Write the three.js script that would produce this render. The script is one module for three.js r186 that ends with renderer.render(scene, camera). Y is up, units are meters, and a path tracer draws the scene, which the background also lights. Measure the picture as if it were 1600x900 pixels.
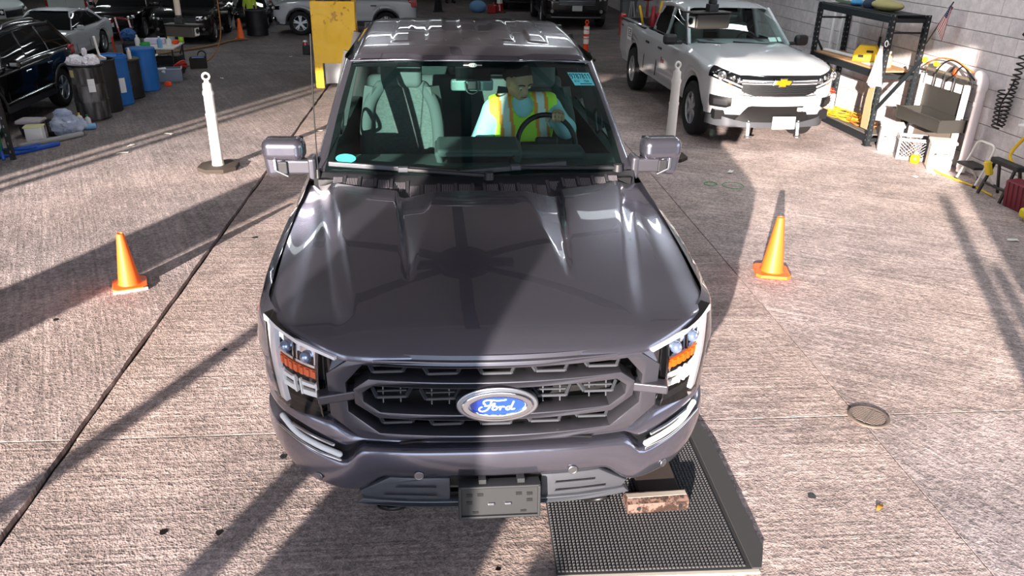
import * as THREE from 'three';
import { RoundedBoxGeometry } from 'three/addons/geometries/RoundedBoxGeometry.js';
import { mergeGeometries, mergeVertices, toCreasedNormals } from 'three/addons/utils/BufferGeometryUtils.js';
import { MarchingCubes } from 'three/addons/objects/MarchingCubes.js';
import { RectAreaLightUniformsLib } from 'three/addons/lights/RectAreaLightUniformsLib.js';

// ---------------------------------------------------------------- camera, sky, sun, exposure
const scene = new THREE.Scene();
const camera = new THREE.PerspectiveCamera(40.66, 16 / 9, 0.05, 200);
camera.position.set(-0.2065, 2.593, 2.597);
camera.rotation.set(-0.4316, -0.111, 0.0213, 'YXZ');
const renderer = new THREE.WebGLRenderer({ antialias: true });
renderer.toneMapping = THREE.LinearToneMapping;
renderer.toneMappingExposure = 1.42;
renderer.shadowMap.enabled = true;
RectAreaLightUniformsLib.init();

const SKY_STRENGTH = 2.45, SUN = 14, SUN_AZ = 25.5 * Math.PI / 180, SUN_EL = 11.4 * Math.PI / 180;
{ // a plain clear morning sky, whiter towards the horizon, the same all round
  const W = 64, H = 128, d = new Float32Array(W * H * 4);
  for (let j = 0; j < H; j++) {
    const el = ((j + 0.5) / H - 0.5) * Math.PI, k = Math.pow(Math.max(0, Math.sin(el)), 0.5);
    const c = el < 0 ? [0.42, 0.41, 0.4] : [1.05 - 0.62 * k, 1.06 - 0.44 * k, 1.08 - 0.12 * k];
    for (let i = 0; i < W; i++) d.set([...c, 1], (j * W + i) * 4);
  }
  const t = new THREE.DataTexture(d, W, H, THREE.RGBAFormat, THREE.FloatType);
  t.mapping = THREE.EquirectangularReflectionMapping; t.magFilter = THREE.LinearFilter; t.needsUpdate = true;
  scene.background = t; scene.environment = t;
  scene.backgroundIntensity = scene.environmentIntensity = SKY_STRENGTH;
}
const sun = new THREE.DirectionalLight(new THREE.Color(1, 0.87, 0.77), SUN);
sun.name = 'sun';
sun.position.set(-Math.sin(SUN_AZ) * Math.cos(SUN_EL) * 40, Math.sin(SUN_EL) * 40, Math.cos(SUN_AZ) * Math.cos(SUN_EL) * 40 - 5);
sun.target.position.set(0, 0, -5);
sun.castShadow = true;
Object.assign(sun.shadow.camera, { left: -22, right: 22, top: 22, bottom: -22, near: 1, far: 90 });
sun.shadow.mapSize.set(4096, 4096);
scene.add(sun, sun.target);
const LAMP = 3.4;

// ---------------------------------------------------------------- helpers
let seed = 7;
const rnd = (a = 1, b) => { seed = (seed * 1664525 + 1013904223) >>> 0; const r = seed / 4294967296; return b === undefined ? r * a : a + r * (b - a); };
const V = (x, y, z) => new THREE.Vector3(x, y, z);
const lerp = (a, b, t) => a + (b - a) * t, clamp = (x, a = 0, b = 1) => Math.min(b, Math.max(a, x));
const smooth = (a, b, x) => { const t = clamp((x - a) / (b - a)); return t * t * (3 - 2 * t); };
const PI = Math.PI;
function curve(pts) { // piecewise smooth function through [x, y] pairs (monotone cubic)
  const n = pts.length, m = [];
  for (let i = 0; i < n; i++) {
    const s0 = i ? (pts[i][1] - pts[i - 1][1]) / (pts[i][0] - pts[i - 1][0]) : null, s1 = i < n - 1 ? (pts[i + 1][1] - pts[i][1]) / (pts[i + 1][0] - pts[i][0]) : null;
    m.push(s0 === null ? s1 : s1 === null ? s0 : s0 * s1 <= 0 ? 0 : 2 * s0 * s1 / (s0 + s1));
  }
  return (x) => {
    if (x <= pts[0][0]) return pts[0][1];
    if (x >= pts[n - 1][0]) return pts[n - 1][1];
    let i = 0; while (x > pts[i + 1][0]) i++;
    const h = pts[i + 1][0] - pts[i][0], t = (x - pts[i][0]) / h, t2 = t * t, t3 = t2 * t;
    return (2 * t3 - 3 * t2 + 1) * pts[i][1] + (t3 - 2 * t2 + t) * h * m[i] + (-2 * t3 + 3 * t2) * pts[i + 1][1] + (t3 - t2) * h * m[i + 1];
  };
}
function lin(pts) { return (x) => { if (x <= pts[0][0]) return pts[0][1]; for (let i = 1; i < pts.length; i++) if (x <= pts[i][0]) return lerp(pts[i - 1][1], pts[i][1], (x - pts[i - 1][0]) / (pts[i][0] - pts[i - 1][0])); return pts[pts.length - 1][1]; }; }
function fix(g) { // the same attributes on everything, so that it merges
  let r = g.index ? g.toNonIndexed() : g.clone();
  for (const k of Object.keys(r.attributes)) if (!['position', 'normal', 'uv'].includes(k)) r.deleteAttribute(k);
  if (!r.attributes.normal) r.computeVertexNormals();
  if (!r.attributes.uv) r.setAttribute('uv', new THREE.BufferAttribute(new Float32Array(r.attributes.position.count * 2), 2));
  r.morphAttributes = {}; r.clearGroups();
  return r;
}
const merge = (list) => (list.length === 1 ? list[0] : mergeGeometries(list.flat(9).map(fix)));
function put(g, pos, rot, scl) {
  if (scl) g.scale(...(Array.isArray(scl) ? scl : [scl, scl, scl]));
  if (rot) g.applyMatrix4(new THREE.Matrix4().makeRotationFromEuler(new THREE.Euler(...rot)));
  if (pos) g.translate(...pos);
  return g;
}
const box = (w, h, d, pos, rot) => put(new THREE.BoxGeometry(w, h, d), pos, rot);
const rbox = (w, h, d, r, pos, rot, seg = 2) => put(new RoundedBoxGeometry(w, h, d, seg, Math.min(r, w / 2.01, h / 2.01, d / 2.01)), pos, rot);
const cyl = (r1, r2, h, pos, rot, seg = 24, open = false) => put(new THREE.CylinderGeometry(r1, r2, h, seg, 1, open), pos, rot);
const ball = (r, pos, scl, w = 20, h = 14) => put(new THREE.SphereGeometry(r, w, h), pos, null, scl);
const torus = (r, t, pos, rot, a = 12, b = 40, arc = PI * 2) => put(new THREE.TorusGeometry(r, t, a, b, arc), pos, rot);
const lathe = (prof, pos, rot, seg = 32) => put(new THREE.LatheGeometry(prof.map(([x, y]) => new THREE.Vector2(x, y)), seg), pos, rot);
function tube(pts, r = 0.01, seg = 0, closed = false, rs = 8, tension = 0.5) {
  const c = new THREE.CatmullRomCurve3(pts.map((p) => (p.isVector3 ? p : V(...p))), closed, 'catmullrom', tension);
  const g = new THREE.TubeGeometry(c, seg || pts.length * 8, r, rs, closed);
  if (closed) return g;
  return merge([g, ball(r, c.getPoint(0).toArray(), null, 8, 6), ball(r, c.getPoint(1).toArray(), null, 8, 6)]);
}
function bar(p, q, w, h, r = 0) { // a box from p to q
  const a = V(...p), b = V(...q), d = b.clone().sub(a), L = d.length();
  const g = r ? new RoundedBoxGeometry(w, h, L, 2, Math.min(r, w / 2.01, h / 2.01)) : new THREE.BoxGeometry(w, h, L);
  const z = d.normalize(), up = Math.abs(z.y) > 0.95 ? V(0, 0, 1) : V(0, 1, 0), x = up.clone().cross(z).normalize(), y = z.clone().cross(x);
  g.applyMatrix4(new THREE.Matrix4().makeBasis(x, y, z));
  return g.translate((p[0] + q[0]) / 2, (p[1] + q[1]) / 2, (p[2] + q[2]) / 2);
}
function sheet(nu, nv, f, flip = false) { // grid surface; f(u, v) -> [x, y, z] with u, v in 0..1
  const p = [], uv = [], ix = [];
  for (let j = 0; j <= nv; j++) for (let i = 0; i <= nu; i++) { const q = f(i / nu, j / nv); p.push(q[0], q[1], q[2]); uv.push(q[3] ?? i / nu, q[4] ?? j / nv); }
  for (let j = 0; j < nv; j++) for (let i = 0; i < nu; i++) {
    const a = j * (nu + 1) + i, b = a + 1, c = a + nu + 1, d = c + 1;
    flip ? ix.push(a, c, b, b, c, d) : ix.push(a, b, c, b, d, c);
  }
  const g = new THREE.BufferGeometry();
  g.setAttribute('position', new THREE.Float32BufferAttribute(p, 3)); g.setAttribute('uv', new THREE.Float32BufferAttribute(uv, 2)); g.setIndex(ix);
  g.computeVertexNormals();
  return g;
}
function slab(nu, nv, f, thick) { // a sheet with thickness, thrown backwards along its own normals, with closed rims
  const g = sheet(nu, nv, f), n = g.attributes.normal, p = g.attributes.position, at = (i, j, k) => { const o = j * (nu + 1) + i; return [p.getX(o) - n.getX(o) * k, p.getY(o) - n.getY(o) * k, p.getZ(o) - n.getZ(o) * k]; };
  const back = sheet(nu, nv, (u, v) => at(Math.round(u * nu), Math.round(v * nv), thick), true);
  const rim = (m, pick) => sheet(m, 1, (u, v) => at(...pick(Math.round(u * m)), v * thick));
  return merge([g, back, rim(nu, (i) => [i, 0]), rim(nu, (i) => [i, nv]), rim(nv, (j) => [0, j]), rim(nv, (j) => [nu, j])]);
}
function extr(pts, depth, bevel = 0, pos, rot, holes) { // outline in x, y pushed along z
  const s = pts.isShape ? pts : new THREE.Shape(pts.map(([x, y]) => new THREE.Vector2(x, y)));
  if (holes) for (const h of holes) s.holes.push(new THREE.Path(h.map(([x, y]) => new THREE.Vector2(x, y))));
  const g = new THREE.ExtrudeGeometry(s, { depth, bevelEnabled: bevel > 0, bevelSize: bevel, bevelThickness: bevel, bevelSegments: 2, curveSegments: 16 });
  return put(g, pos, rot);
}
const mirror = (g) => { const r = fix(g); r.scale(-1, 1, 1); const p = r.attributes; for (const k of ['position', 'normal', 'uv']) { const a = p[k], s = a.itemSize; for (let i = 0; i < a.count; i += 3) for (let c = 0; c < s; c++) { const t = a.array[(i + 1) * s + c]; a.array[(i + 1) * s + c] = a.array[(i + 2) * s + c]; a.array[(i + 2) * s + c] = t; } } return r; };
const both = (g) => merge([g, mirror(g)]);
const used = new Map();
function numbered(name) { const n = used.get(name) ?? 0; used.set(name, n + 1); return n ? name + '_' + String(n).padStart(3, '0') : name; }
function mesh(name, geos, mat, parent) { // ONE named mesh, a part of parent
  const m = new THREE.Mesh(Array.isArray(geos) ? merge(geos) : geos, mat);
  m.name = name; m.castShadow = m.receiveShadow = true; parent.add(m);
  return m;
}
function tag(o, label, category, group, kind) { if (label) o.userData.label = label; if (category) o.userData.category = category; if (group) o.userData.group = group; if (kind) o.userData.kind = kind; return o; }
function thing(name, label, category, pos = [0, 0, 0], turn = 0, group) {
  const o = new THREE.Group(); o.name = numbered(name); scene.add(o); o.position.set(...pos); o.rotation.y = turn;
  return tag(o, label, category, group);
}
function single(name, geos, mat, label, category, pos = [0, 0, 0], turn = 0, group) {
  const m = mesh(numbered(name), geos, mat, scene); m.position.set(...pos); m.rotation.y = turn;
  return tag(m, label, category, group);
}
function copy(root, label, pos, turn, group) {
  const r = root.clone(); r.name = numbered(root.name.replace(/_\d\d\d$/, '')); scene.add(r);
  if (pos) r.position.set(...pos);
  if (turn !== undefined) r.rotation.y = turn;
  r.userData = { ...root.userData }; if (label) r.userData.label = label; if (group) r.userData.group = group;
  return r;
}
const structure = (o) => { o.userData.kind = 'structure'; return o; };

// ---------------------------------------------------------------- textures
const hash = new Float32Array(65536); for (let i = 0; i < 65536; i++) hash[i] = rnd();
function noise(x, y, per) { // tileable value noise; per = lattice period
  const xi = Math.floor(x), yi = Math.floor(y), fx = x - xi, fy = y - yi, u = fx * fx * (3 - 2 * fx), v = fy * fy * (3 - 2 * fy);
  const m = (n) => ((n % per) + per) % per, h = (a, b) => hash[(m(a) * 157 + m(b) * 2801 + per * 31) & 65535];
  return lerp(lerp(h(xi, yi), h(xi + 1, yi), u), lerp(h(xi, yi + 1), h(xi + 1, yi + 1), u), v);
}
function fbm(x, y, per, oct) { let s = 0, a = 0.5, n = 0; for (let i = 0; i < oct; i++) { s += a * noise(x, y, per); n += a; x *= 2; y *= 2; per *= 2; a *= 0.55; } return s / n; }
function texture(size, f, srgb, rx = 1, ry = 1) { // f(u, v) -> [r, g, b] 0..1
  const d = new Uint8Array(size * size * 4);
  for (let j = 0; j < size; j++) for (let i = 0; i < size; i++) { const c = f(i / size, j / size), o = (j * size + i) * 4; d[o] = clamp(c[0]) * 255; d[o + 1] = clamp(c[1]) * 255; d[o + 2] = clamp(c[2]) * 255; d[o + 3] = 255; }
  const t = new THREE.DataTexture(d, size, size); t.wrapS = t.wrapT = THREE.RepeatWrapping; t.magFilter = THREE.LinearFilter; t.repeat.set(rx, ry);
  if (srgb) t.colorSpace = THREE.SRGBColorSpace; t.needsUpdate = true; return t;
}
function canvasTexture(w, h, draw) {
  const c = document.createElement('canvas'); c.width = w; c.height = h; const g = c.getContext('2d'); draw(g, w, h);
  const t = new THREE.CanvasTexture(c); t.colorSpace = THREE.SRGBColorSpace; t.magFilter = THREE.LinearFilter; return t;
}
const std = (color, roughness = 0.7, metalness = 0, extra = {}) => new THREE.MeshStandardMaterial({ color, roughness, metalness, side: THREE.DoubleSide, ...extra });
const phy = (color, roughness = 0.5, metalness = 0, extra = {}) => new THREE.MeshPhysicalMaterial({ color, roughness, metalness, side: THREE.DoubleSide, ...extra });

const broom = (u, v) => { // brushed concrete: fine streaks along u
  const a = fbm(u * 14, v * 260, 14 * 260 > 0 ? 280 : 1, 2), b = fbm(u * 40, v * 40, 40, 4), c = noise(u * 5, v * 90, 90), pit = fbm(u * 160, v * 160, 160, 2);
  return [a, b, c, pit];
};
function concrete(size, streak, tint) {
  const h = new Float32Array(size * size);
  const col = texture(size, (u, v) => {
    const b = fbm(u * 8, v * 8, 8, 5), fine = fbm(u * 120, v * 120, 120, 3), s = fbm(u * 6 + 0.8 * fbm(u * 4, v * 4, 4, 2), v * 130, 780, 2), grit = noise(u * 420, v * 420, 420);
    const sc = fbm(u * 5 + 0.6 * fbm(u * 3, v * 3, 3, 2), v * 70, 420, 3), k = 0.5 + 0.4 * (b - 0.5) + 0.5 * (fine - 0.5) + streak * 0.5 * (s - 0.5) + 0.34 * (grit - 0.5) + 0.13 * smooth(0.66, 0.8, sc);
    h[Math.round(v * size) * size + Math.round(u * size)] = k;
    const l = clamp(0.36 + 0.62 * k, 0, 1);
    return [l * tint[0], l * tint[1], l * tint[2]];
  }, true);
  const bump = texture(size, (u, v) => { const k = clamp((h[Math.round(v * size) * size + Math.round(u * size)] - 0.5) * 1.6 + 0.5); return [k, k, k]; });
  return { col, bump };
}
const C1 = concrete(1024, 0.6, [0.99, 0.9, 0.875]), C2 = concrete(1024, 0.45, [0.96, 0.88, 0.865]);
const floorMat = (c, sx, sy, turn) => { const m = std('#ffffff', 0.82, 0, { vertexColors: true }); m.map = c.col.clone(); m.bumpMap = c.bump.clone(); for (const t of [m.map, m.bumpMap]) { t.repeat.set(sx, sy); t.rotation = turn; t.needsUpdate = true; } m.bumpScale = 0.0035; return m; };

// ---------------------------------------------------------------- shared materials
const M = {
  paint: phy(new THREE.Color().setRGB(0.18, 0.182, 0.232), 0.25, 0.86, { clearcoat: 1, clearcoatRoughness: 0.015 }),
  black: std('#101113', 0.45), rubber: std('#17171a', 0.85), darkPlastic: std('#232428', 0.5), grate: std('#8b888f', 0.5, 0.2), greyPlastic: std('#4d5056', 0.4, 0.3), gloss: phy('#0b0c0e', 0.12, 0, { clearcoat: 1 }),
  trim: phy(new THREE.Color().setRGB(0.105, 0.104, 0.125), 0.36, 0.7, { clearcoat: 0.5, clearcoatRoughness: 0.2 }),
  chrome: std('#d8dade', 0.12, 1), steel: std('#9a9da3', 0.35, 1), alloy: std('#c4c8cc', 0.3, 0.85), darkSteel: std('#3a3d40', 0.5, 0.7),
  lens: phy('#ffffff', 0.02, 0, { transmission: 1, thickness: 0, ior: 1.45 }), white: std('#f2f2f0', 0.5), amber: phy('#e05a08', 0.25, 0, { clearcoat: 1 }), red: phy('#a50d10', 0.25, 0, { clearcoat: 1 }),
  glassTint: phy(new THREE.Color().setRGB(0.62, 0.86, 0.82), 0.0, 0, { transmission: 1, thickness: 0, ior: 1.5 }),
  glassClear: phy(new THREE.Color().setRGB(0.8, 0.92, 0.9), 0.0, 0, { transmission: 1, thickness: 0, ior: 1.5 }),
  glassDark: phy('#06090a', 0.04, 0, { clearcoat: 1, clearcoatRoughness: 0.02 }),
  blackPaint: phy('#050606', 0.2, 0.2, { clearcoat: 1, clearcoatRoughness: 0.03 }), whitePaint: phy('#bfc2c6', 0.4, 0, { clearcoat: 1, clearcoatRoughness: 0.05 }),
  silverPaint: phy('#c9cfcd', 0.4, 0.1, { clearcoat: 1, clearcoatRoughness: 0.05 }),
  orange: std('#f2470a', 0.5), whitePlastic: std('#eeeae4', 0.5), yellowPaint: null, rust: null,
};
// ---------------------------------------------------------------- the setting
const AXIS = -0.02; // the bay runs very slightly askew of the world's z
const floor = structure(Object.assign(new THREE.Group(), { name: 'floor' })); scene.add(floor); floor.rotation.y = AXIS;
{
  mesh('joint_filler', box(31, 0.1, 52, [-8.5, -0.085, -11]), std('#1d1b1a', 0.95), floor);
  const xs = [-24, -6.7, -2.22, 2.27, 6.9], zs = [-36, -15.6, -1.11, 14];
  const mats = [floorMat(C1, 1 / 2.2, 1 / 2.2, 0), floorMat(C2, 1 / 2.6, 1 / 2.6, 1.15), floorMat(C1, 1 / 2.4, 1 / 2.4, 0.5)];
  const pick = [[1, 1, 1], [1, 1, 0], [1, 0, 0], [2, 2, 1]];
  for (let i = 0; i < 4; i++) for (let j = 0; j < 3; j++) {
    const ga = i === 1 ? 0.016 : i === 2 ? 0.005 : 0.004, gb = i === 0 ? 0.004 : i === 1 ? 0.004 : 0.004;
    const x0 = xs[i] + (i === 2 ? 0.018 : 0.004), x1 = xs[i + 1] - (i === 1 ? 0.018 : 0.004), z0 = zs[j] + 0.006, z1 = zs[j + 1] - 0.006;
    const near = i > 0 && j > 0, nx = near ? 60 : 16, nz = near ? 120 : 20, g = new THREE.BoxGeometry(x1 - x0, 0.08, z1 - z0, nx, 1, nz);
    g.translate((x0 + x1) / 2, -0.04, (z0 + z1) / 2);
    const p = g.attributes.position, c = new Float32Array(p.count * 3), uv = g.attributes.uv;
    for (let k = 0; k < p.count; k++) {
      let x = p.getX(k), z = p.getZ(k);
      if (i === 1 && Math.abs(x - x1) < 0.001) p.setX(k, x + 0.012 * (noise(z * 7, 3, 4096) - 0.6)); // the chipped edge of the wide joint
      if (i === 2 && Math.abs(x - x0) < 0.001) p.setX(k, x + 0.012 * (noise(z * 6 + 400, 9, 4096) - 0.4));
      uv.setXY(k, x + i * 0.37, z + j * 0.61);
      let t = 0.8 + 0.34 * fbm(x * 0.5 + 40, z * 0.5 + 60, 512, 4);
      t *= 1 - 0.3 * smooth(1.5, 0.5, Math.abs(x + 0.1 + 0.5 * (noise(z * 0.7 + 90, 1, 512) - 0.5))) * smooth(-3, 0, z); // a darker lane down the middle, towards the front
      t *= lerp(1, 0.4, smooth(-6, -12, z + 0.4 * (x + 2)));  // floor colour also darkened towards the shaded back
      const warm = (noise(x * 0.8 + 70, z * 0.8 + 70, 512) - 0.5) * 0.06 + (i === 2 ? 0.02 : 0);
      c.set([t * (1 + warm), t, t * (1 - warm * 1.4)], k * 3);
    }
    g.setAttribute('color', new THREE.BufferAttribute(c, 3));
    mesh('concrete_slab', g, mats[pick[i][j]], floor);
  }
  const oil = std('#15120f', 0.35);
  const blot = (x, z, r, m = oil, n = 'oil_stain', sq = 1) => { const s = []; for (let k = 0; k < 18; k++) { const a = k / 18 * 2 * PI, q = r * (0.75 + 0.5 * noise(k * 0.8 + x * 50, z * 30, 512)); s.push([Math.cos(a) * q, Math.sin(a) * q * sq]); } mesh(n, extr(s, 0.001, 0, [x, 0.0002, z], [-PI / 2, 0, 0]), m, floor); };
  blot(-0.27, 0.05, 0.035); blot(-0.26, 0.13, 0.018); blot(-0.1, 0.13, 0.012); blot(0.05, -0.02, 0.012);
  blot(1.68, -0.42, 0.022); blot(2.83, 0.1, 0.025); blot(2.85, -0.25, 0.02); blot(-1.5, -0.35, 0.02); blot(-1.24, -0.33, 0.018); blot(-1.65, -2.1, 0.02); blot(-1.05, -0.9, 0.02); blot(-2.95, -2.6, 0.02); blot(-1.9, -4.2, 0.03); blot(0.75, -0.28, 0.02);
  const green = std('#1f9c4a', 0.8);
  mesh('paint_mark', torus(0.07, 0.006, [2.86, 0.001, -5.75], [PI / 2, 0, 0], 4, 24), green, floor);
  mesh('paint_mark', torus(0.12, 0.004, [3.1, 0.001, -5.68], [PI / 2, 0, 0], 4, 24), green, floor);
}
// painted block wall on the right: the blocks in view are blocks
const wallMat = (() => {
  const t = texture(512, (u, v) => { const k = 0.9 + 0.2 * (fbm(u * 12, v * 12, 12, 5) - 0.5) + 0.08 * (fbm(u * 90, v * 90, 90, 2) - 0.5); return [k, k * 0.985, k * 0.985]; }, true);
  return [0, 1, 2].map((i) => { const m = std(['#f0edee', '#eae7e9', '#e3e0e3'][i], 0.75); m.map = t; m.bumpMap = t; m.bumpScale = 0.004; return m; });
})();
const wallR = structure(Object.assign(new THREE.Group(), { name: 'wall_right' })); scene.add(wallR); wallR.position.set(6.34, 0, -5.5); wallR.rotation.y = AXIS;
{
  mesh('mortar', box(0.18, 4.3, 34, [0.115, 2.15, -12.5]), std('#77747a', 0.9), wallR);
  const g = [0, 1, 2].map((k) => { const b = new RoundedBoxGeometry(0.06, 0.193, 0.3985, 1, 0.004); const uv = b.attributes.uv; for (let i = 0; i < uv.count; i++) uv.setXY(i, uv.getX(i) * 0.4 + k * 0.31, uv.getY(i) * 0.2 + k * 0.17); return b; });
  const rest = []; let made = 0;
  for (let r = 0; r < 21; r++) for (let c = 0; c < 84; c++) {
    const z = 3.3 - c * 0.4 - (r % 2) * 0.2, y = 0.1 + r * 0.2, shown = r < 11 && z < 1.3 && z > -9.2;
    const k = (r * 7 + c * 5 + ((r * c) % 3)) % 3, off = 0.004 * noise(r * 3.1, c * 1.7, 256);
    if (shown && made < 295) { const b = mesh('block', g[k], wallMat[(k + c) % 3], wallR); b.position.set(0.03 - off, y, z); made++; } else rest.push(box(0.06, 0.193, 0.3985, [0.03 - off, y, z]));
  }
  tag(mesh('far_blocks', rest, wallMat[0], wallR), null, null, null, 'stuff');
}
const shell = (name, geos, m) => structure(mesh(name, geos, m, scene));
const dirty = std('#8f8c86', 0.85), column = std('#8d8a86', 0.8);
shell('ceiling', [box(32, 0.3, 40.3, [-9, 4.26, -15.9]), box(32, 0.45, 0.3, [-9, 4.1, 4.35]), ...[-2, -8, -14, -20, -26].map((z) => box(31, 0.3, 0.22, [-9, 4.0, z]))], std('#aeb0b3', 0.85));
shell('wall_left', box(0.3, 4.2, 40, [-16.2, 2.1, -15.7]), std('#b9b39c', 0.85));
shell('wall_back', box(32, 4.2, 0.3, [-9, 2.1, -35.5]), dirty);
// unseen walls, columns and posts at the bay's mouth, placed to shade the bay
const N0 = Math.cos(SUN_AZ), N1 = Math.sin(SUN_AZ);
const atMouth = (s0, s1, z, d, h = 4.2) => { const w = (s1 - s0 - d * N1) / N0, x = ((s0 + s1) / 2 - z * N1) / N0; return box(w, h, d, [x, h / 2, z]); };
shell('wall_front_left', [box(6.2, 4.2, 0.3, [-13.25, 2.1, 4.5])], column);
shell('trim_1', atMouth(-7.04, -6.92, 4.5, 0.1), column);
shell('trim_2', atMouth(-6.82, -6.68, 4.5, 0.1), column);
shell('trim_3', atMouth(-4.57, -3.8, 4.5, 0.5), column);
shell('trim_4', atMouth(-2.41, -2.28, 4.5, 0.1), M.darkSteel);
shell('trim_5', atMouth(-1.26, -1.1, 4.5, 0.12), M.darkSteel);
shell('trim_6', atMouth(-0.95, -0.03, 4.5, 0.6), column);
shell('trim_7', atMouth(0.16, 0.34, 4.5, 0.12, 1.02), M.darkSteel);  // from here unseen bollard and poles, heights set by where their shade ends
shell('trim_8', atMouth(2.64, 2.78, 4.5, 0.06, 2.16), M.darkSteel);
shell('trim_9', atMouth(2.8, 2.92, 4.5, 0.06, 1.72), M.darkSteel);
shell('wall_front_right', box(5.4, 4.2, 0.3, [((3.02 - 4.5 * N1) / N0) + 2.7, 2.1, 4.5]), column);

// ceiling lamps, some added to brighten shaded zones: a glowing diffuser and a light of its size just under it
{
  const glow = new THREE.MeshStandardMaterial({ color: '#ffffff', emissive: '#f4fbff', emissiveIntensity: 9 });
  const spots = [[-2.3, -5.6], [2.3, -5.6], [-1.2, -8], [1.5, -8], [-5, -9.5], [-1.2, -10.5], [2.2, -10.5], [5, -9.8], [-9.5, -13.5], [-5.2, -15.5], [-0.5, -15.5], [4, -15.5], [-10, -20], [-5, -21.5], [0, -21.5], [4.5, -21], [4.4, -4.0], [4.4, -7.0], [-2, -27], [3, -27], [-9, -27]];  // the two beside the right wall are added to brighten its shade
  spots.forEach(([x, z], i) => {
    const t = thing('ceiling_lamp', 'white twin tube strip lamp hanging under the grey ceiling', 'lamp', [x, 3.72, z], 0, 'strip lamps under the ceiling');
    mesh('housing', rbox(1.25, 0.06, 0.36, 0.01, [0, 0.05, 0]), M.whitePlastic, t);
    for (const s of [-1, 1]) { mesh('diffuser', box(1.2, 0.02, 0.13, [0, 0.012, s * 0.085]), glow, t); }
    for (const s of [-0.5, 0.5]) mesh('hanger', cyl(0.006, 0.006, 0.32, [s, 0.23, 0], null, 6), M.steel, t);
    if (Math.abs(x) < 3) t.scale.set(0.42, 1, 0.8);
    const l = new THREE.RectAreaLight('#f1fbff', x > 4 && z > -17 ? LAMP * 3.5 : x < -7 ? LAMP * 5 : x < -4.5 ? LAMP * 2.6 : i < 4 ? LAMP * 0.5 : LAMP, 1.2, 0.34); l.name = 'lamp_light'; l.position.set(0, -0.012, 0); l.rotation.x = -PI / 2; t.add(l);  // brightness raised by zone to fill the right wall and far left
  });
}
{ // large ceiling fan, seen mirrored in the bonnet
  const t = thing('ceiling_fan', 'large six-bladed dark ceiling fan hanging above the grey pickup', 'fan', [0.03, 3.4, -3.45]);
  mesh('down_rod', cyl(0.04, 0.04, 0.6, [0, 0.35, 0]), M.darkSteel, t);
  mesh('motor_hub', [cyl(0.28, 0.26, 0.16, [0, 0, 0]), cyl(0.18, 0.18, 0.1, [0, 0.12, 0])], M.darkSteel, t);
  for (let k = 0; k < 6; k++) mesh('blade', put(rbox(1.9, 0.03, 0.13, 0.01, [1.15, 0, 0], [0.12, 0, 0]), null, [0, PI / 2 + k * PI / 3, 0]), M.darkSteel, t);
  mesh('motor_arm', rbox(1.05, 0.06, 0.11, 0.01), M.darkSteel, t);
}
// ---------------------------------------------------------------- wheels, shared by all vehicles
function wheel(parent, x, t, r, w, opt = {}) {
  const g = new THREE.Group(); g.name = 'wheel'; parent.add(g); g.position.set(x, r, -t); const s = Math.sign(x) || 1, rr = r * (opt.rim ?? 0.64);
  const prof = [[rr, -w / 2 + 0.02], [rr + 0.03, -w / 2], [r * 0.9, -w / 2 + 0.003], [r * 0.985, -w / 2 + 0.03], [r, -w * 0.25], [r, w * 0.25], [r * 0.985, w / 2 - 0.03], [r * 0.9, w / 2 - 0.003], [rr + 0.03, w / 2], [rr, w / 2 - 0.02]];
  const tread = []; for (let k = 0; k < 40; k++) for (const q of [-1, 0, 1]) tread.push(put(box(w * 0.26, 0.012, r * 0.1, [q * w * 0.3, r + 0.001, 0]), null, [(k + (q ? 0.5 : 0)) / 40 * 2 * PI, 0, 0]));
  mesh('tyre', [lathe(prof, null, [0, 0, PI / 2], 40), ...(opt.tread ? tread : [])], M.rubber, g);
  const parts = [lathe([[rr, -w * 0.4], [rr, w * 0.42], [rr - 0.012, w * 0.44], [rr - 0.02, w * 0.36], [rr - 0.022, -w * 0.38]], null, [0, 0, -PI / 2 * s], 36), cyl(0.05, 0.055, 0.04, [s * w * 0.34, 0, 0], [0, 0, PI / 2], 16)];
  const n = opt.spokes ?? 6;
  for (let k = 0; k < n; k++) {
    const a = k / n * 2 * PI, d = opt.double ? 0.16 : 0;
    for (const e of d ? [-d, d] : [0]) parts.push(put(rbox(0.025, rr - 0.02, rr * (opt.fat ?? 0.2), 0.008, [0, rr * 0.52, 0], null, 1), [s * w * 0.33, 0, 0], [a + e, 0, 0]));
  }
  if (opt.dish) { parts.push(cyl(rr * 0.86, rr * 0.86, 0.012, [s * w * 0.22, 0, 0], [0, 0, PI / 2])); for (let k = 0; k < 6; k++) parts.push(cyl(0.01, 0.01, 0.03, [s * w * 0.34, Math.cos(k * PI / 3) * rr * 0.3, Math.sin(k * PI / 3) * rr * 0.3], [0, 0, PI / 2], 8)); }
  mesh('rim', parts, opt.mat ?? M.alloy, g);
  mesh('brake_disc', cyl(rr * 0.6, rr * 0.6, 0.02, [0, 0, 0], [0, 0, PI / 2]), M.darkSteel, g);
  return g;
}
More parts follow.
